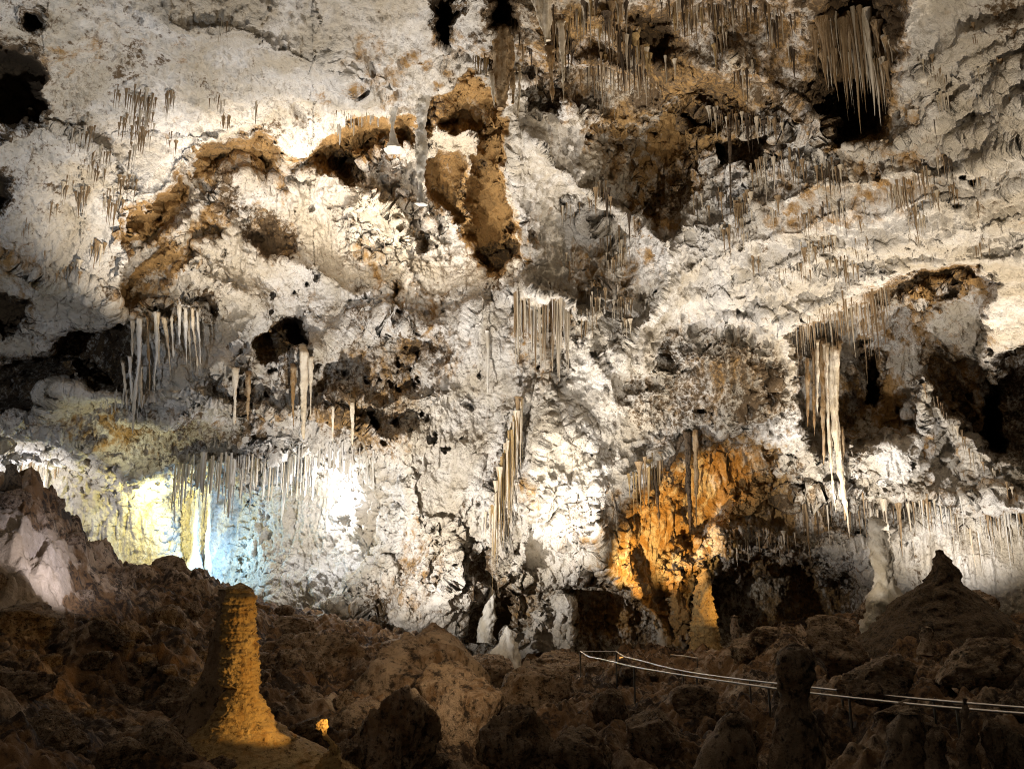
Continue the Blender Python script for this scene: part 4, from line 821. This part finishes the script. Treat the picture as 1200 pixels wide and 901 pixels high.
tufts([(1060,40),(1190,20),(1200,110),(1090,165)], 8, 'faint straw tuft on the pale ceiling beside the black hole', 'straw tufts of the far pale ceiling', [M_brown, M_cream], (12, 30), (1.8, 4))
tufts([(640,190),(770,290),(740,400),(640,330)], 10, 'little cream straw tuft on the pale central slope', 'straw tufts of the central slope', [M_cream, M_brown], (12, 34), (1.6, 3.6))
# ------------------------------------------------------------------ boulders
def boulder_mesh(k):
    n, m = 60, 90
    th = np.linspace(0.02, np.pi - .02, n)[:, None]; ph = np.linspace(0, 2 * np.pi, m, endpoint=False)[None, :]
    d = np.stack([np.sin(th) * np.cos(ph), np.sin(th) * np.sin(ph), np.cos(th) * np.ones_like(ph)], -1).reshape(-1, 3)
    r = np.ones(len(d)); rr = np.random.RandomState(k)
    for _ in range(13):                                      # broken faces
        a = rr.normal(size=3); a /= np.linalg.norm(a); c = rr.uniform(.55, .86)
        q = d @ a; r = np.minimum(r, np.where(q > .05, c / np.maximum(q, .05), 9))
    p = d * r[:, None]
    p += d * (fbm(p, .9, 3, .5, k * 3.1) * .10 + fbm(p, .30, 4, .65, k * 5.7) * .055 - .12 * sst(.25, .6, fbm(p, .5, 3, .5, k * 7.7)))[:, None]
    p = np.vstack([p, p[:m].mean(0), p[-m:].mean(0)]); a = np.arange(m); b = (a + 1) % m
    tr = np.concatenate([np.stack([np.full(m, len(p) - 2), a, b], 1), np.stack([np.full(m, len(p) - 1), (n - 1) * m + b, (n - 1) * m + a], 1)])
    return mesh_np('boulder', p, grid_quads(n, m, True)[:, ::-1], None, tr)
BM = [boulder_mesh(k) for k in range(9)]
for me in BM: me.materials.append(M_rock)
def boulder(px, py, Y, w, h, k, label, group=None, dep=.8, rot=None, sink=0.0):
    o = bpy.data.objects.new('boulder', BM[k % len(BM)]); COL.objects.link(o)
    s = Y / F
    o.location = V(px, py, Y) - Vector((0, 0, sink)); o.scale = (w * .5 * s * 1.12, w * .5 * s * dep, h * .5 * s * 1.12)
    o.rotation_euler = (rng.uniform(-.25, .25), rng.uniform(-.25, .25), rng.uniform(-.4, .4) if rot is None else rot)
    return tag(o, label, 'boulder', group)
GB = 'boulders on the cave floor'
for b in [
  (495, 800, 19, 150, 130, 0, 'largest pale brown boulder below the white cone stalagmite'),
  (545, 835, 17, 110, 120, 1, 'steep slab boulder leaning on the largest one'),
  (455, 870, 14.5, 110, 110, 2, 'tan boulder in front of the largest one'),
  (390, 770, 22, 90, 60, 3, 'low wide boulder behind the amber stalagmite'),
  (203, 668, 26, 44, 34, 4, 'dark block on the crest under the blue grotto'),
  (630, 815, 21, 80, 60, 5, 'rounded orange brown boulder under the white cone stalagmite'),
  (715, 830, 17, 46, 44, 6, 'round black boulder under the start of the handrails'),
  (765, 865, 15, 70, 60, 7, 'dark rounded boulder next to the round black one'),
  (815, 825, 19, 60, 36, 8, 'flat topped boulder below the handrails'),
  (600, 870, 14, 90, 80, 3, 'jagged boulder at the bottom centre'),
  (680, 880, 13.5, 80, 60, 0, 'crumbly boulder at the bottom right of centre'),
  (60, 800, 15, 90, 70, 1, 'purple brown boulder low in the dark corner'),
  (130, 760, 18, 80, 60, 2, 'dim boulder on the slope under the dark ridge'),
  (130, 830, 15, 70, 50, 5, 'dim boulder beside the amber mound'),
  (30, 870, 12.5, 110, 90, 6, 'black boulder in the bottom corner'),
  (250, 740, 23, 70, 40, 7, 'flat rock under the crest behind the amber stalagmite'),
  (980, 760, 22, 70, 50, 4, 'rubbly boulder under the white totem'),
  (975, 742, 27, 60, 34, 8, 'pale rubble block before the black opening'),
  (1030, 800, 16, 90, 60, 2, 'black boulder behind the handrails'),
  (1150, 780, 18, 110, 60, 3, 'broad dark boulder under the black mound'),
  (1180, 880, 10, 60, 70, 1, 'nearly black rock at the far bottom corner'),
  (345, 735, 25, 60, 30, 6, 'low slab on the crest beside the amber tip'),
  (722, 795, 28.6, 44, 24, 5, 'low brown rock added to hide the amber lamp at the start of the handrails'),  # added rock, screens the amber lamp from the camera
  (1150, 706, 28.8, 40, 26, 7, 'low rock added to screen a lamp beside the black mound'),  # put in to keep the alcove lamp out of view
  (660, 778, 30, 60, 30, 1, 'smooth pale heap at the foot of the white wall patch')]:
    boulder(*b[:6], b[6], None)
for k in range(240):
    px = rng.uniform(-20, 1220); Y = rng.uniform(11, 30) if rng.random() < .6 else rng.uniform(11, 18)
    x = (px - 600) / F * Y
    if -4.0 < x < -2.2 and Y < 13.5: continue
    if px > 660 and 12 < Y < 24 and rng.random() < .6: continue
    z = ground(x, Y)
    ppx, ppy = proj(x, Y, z)
    s = rng.uniform(.10, .42) * (1.5 if rng.random() < .2 else 1)
    o = bpy.data.objects.new('rubble_rock', rng.choice(BM)); COL.objects.link(o)
    o.location = (x, Y, z + s * .1); o.scale = (s * rng.uniform(.8, 1.4), s * rng.uniform(.8, 1.2), s * rng.uniform(.5, .9))
    o.rotation_euler = (rng.uniform(-.4, .4), rng.uniform(-.4, .4), rng.uniform(0, 6))
    tag(o, 'small angular brown rock lying in the rubble of the cave floor', 'rock', 'loose rocks in the floor rubble')
for k in range(46):
    px = rng.uniform(-20, 1220); Y = rng.uniform(12, 31)
    x = (px - 600) / F * Y; z = ground(x, Y); s = rng.uniform(.5, 1.15)
    if (-7.5 < x < -2.2 and Y < 16.5) or (px < 240 and Y > 15) or (px > 640 and Y < 25): continue
    o = bpy.data.objects.new('boulder', BM[k % len(BM)]); COL.objects.link(o)
    o.location = (x, Y, z + s * .12); o.scale = (s * rng.uniform(.9, 1.4), s * rng.uniform(.8, 1.2), s * rng.uniform(.55, .85))
    o.rotation_euler = (rng.uniform(-.3, .3), rng.uniform(-.3, .3), rng.uniform(0, 6))
    tag(o, 'mid sized brown boulder half sunk in the dim cave floor', 'boulder', 'half sunk boulders of the cave floor')
# pale flat slabs
for px, py, Y, w, lab in [(754, 834, 17, 14, 'small pale square slab beside the round black boulder'), (84, 811, 15, 26, 'pale flat slab in the dark rubble'), (52, 857, 13, 12, 'small pale chip low in the dark corner')]:
    boulder(px, py, Y, w, w * .7, 4, lab)

# ------------------------------------------------------------------ handrails of the trail
def tube(name, pts, r, mat, parent, org):
    pts = [Vector(p) - Vector(org) for p in pts]
    co = []; ns = 8
    for i, p in enumerate(pts):
        d = (pts[min(i + 1, len(pts) - 1)] - pts[max(i - 1, 0)]).normalized()
        u = d.cross(Vector((0, 0, 1)) if abs(d.z) < .9 else Vector((1, 0, 0))).normalized(); v = d.cross(u)
        for k in range(ns):
            a = 2 * math.pi * k / ns; co.append(p + u * r * math.cos(a) + v * r * math.sin(a))
    return link(name, mesh_np(name, np.array(co), grid_quads(len(pts), ns, True)), mat, parent)
def rail(label, pxy, Y0, Y1, posts):
    p = np.array(pxy, float); n = 60
    xs = np.linspace(p[0, 0], p[-1, 0], n); ys = np.interp(xs, p[:, 0], p[:, 1])
    k = np.ones(9) / 9; yp = np.concatenate([np.full(4, ys[0]), ys, np.full(4, ys[-1])]); ys = np.convolve(yp, k, 'valid'); ys[0] = p[0, 1]
    tt = (xs - xs[0]) / (xs[-1] - xs[0]); YS = Y0 + (Y1 - Y0) * np.sqrt(tt) if False else 1 / (1 / Y0 + (1 / Y1 - 1 / Y0) * tt)
    pts = [P(a, b, c) for a, b, c in zip(xs, ys, YS)]
    root = empty('handrail', pts[0]); tag(root, label, 'handrail', 'handrails along the trail')
    tube('rail', pts, .021, M_steel, root, pts[0])
    for q in posts:
        i = int(np.argmin(abs(xs - q))); a = Vector(pts[i])
        tube('post', [a - Vector((0, 0, .02)), a - Vector((0, 0, .5)), a - Vector((0, 0, 1.15))], .024, M_post, root, pts[0])
    return root
rail('upper steel handrail sweeping along the dark trail', [(722,763),(745,773),(780,783),(830,791),(905,800),(960,806),(1080,819),(1200,829),(1300,836)], 25, 11.8, [724, 800, 880, 985, 1090, 1200])
rail('lower steel handrail with the longer sweep along the trail', [(680,763),(695,771),(720,777),(780,788),(850,798),(905,806),(960,813),(1080,826),(1200,836),(1300,842)], 25, 11.2, [682, 740, 820, 900, 1000, 1120])
r_ = bpy.data.objects['handrail']; q_ = [P(680, 763, 25), P(700, 763, 25), P(722, 763, 25)]
tube('rail', q_, .016, M_steel, r_, r_.location)
rail('short far handrail at the foot of the amber alcove', [(786,767),(800,768),(818,771)], 30, 29, [817])
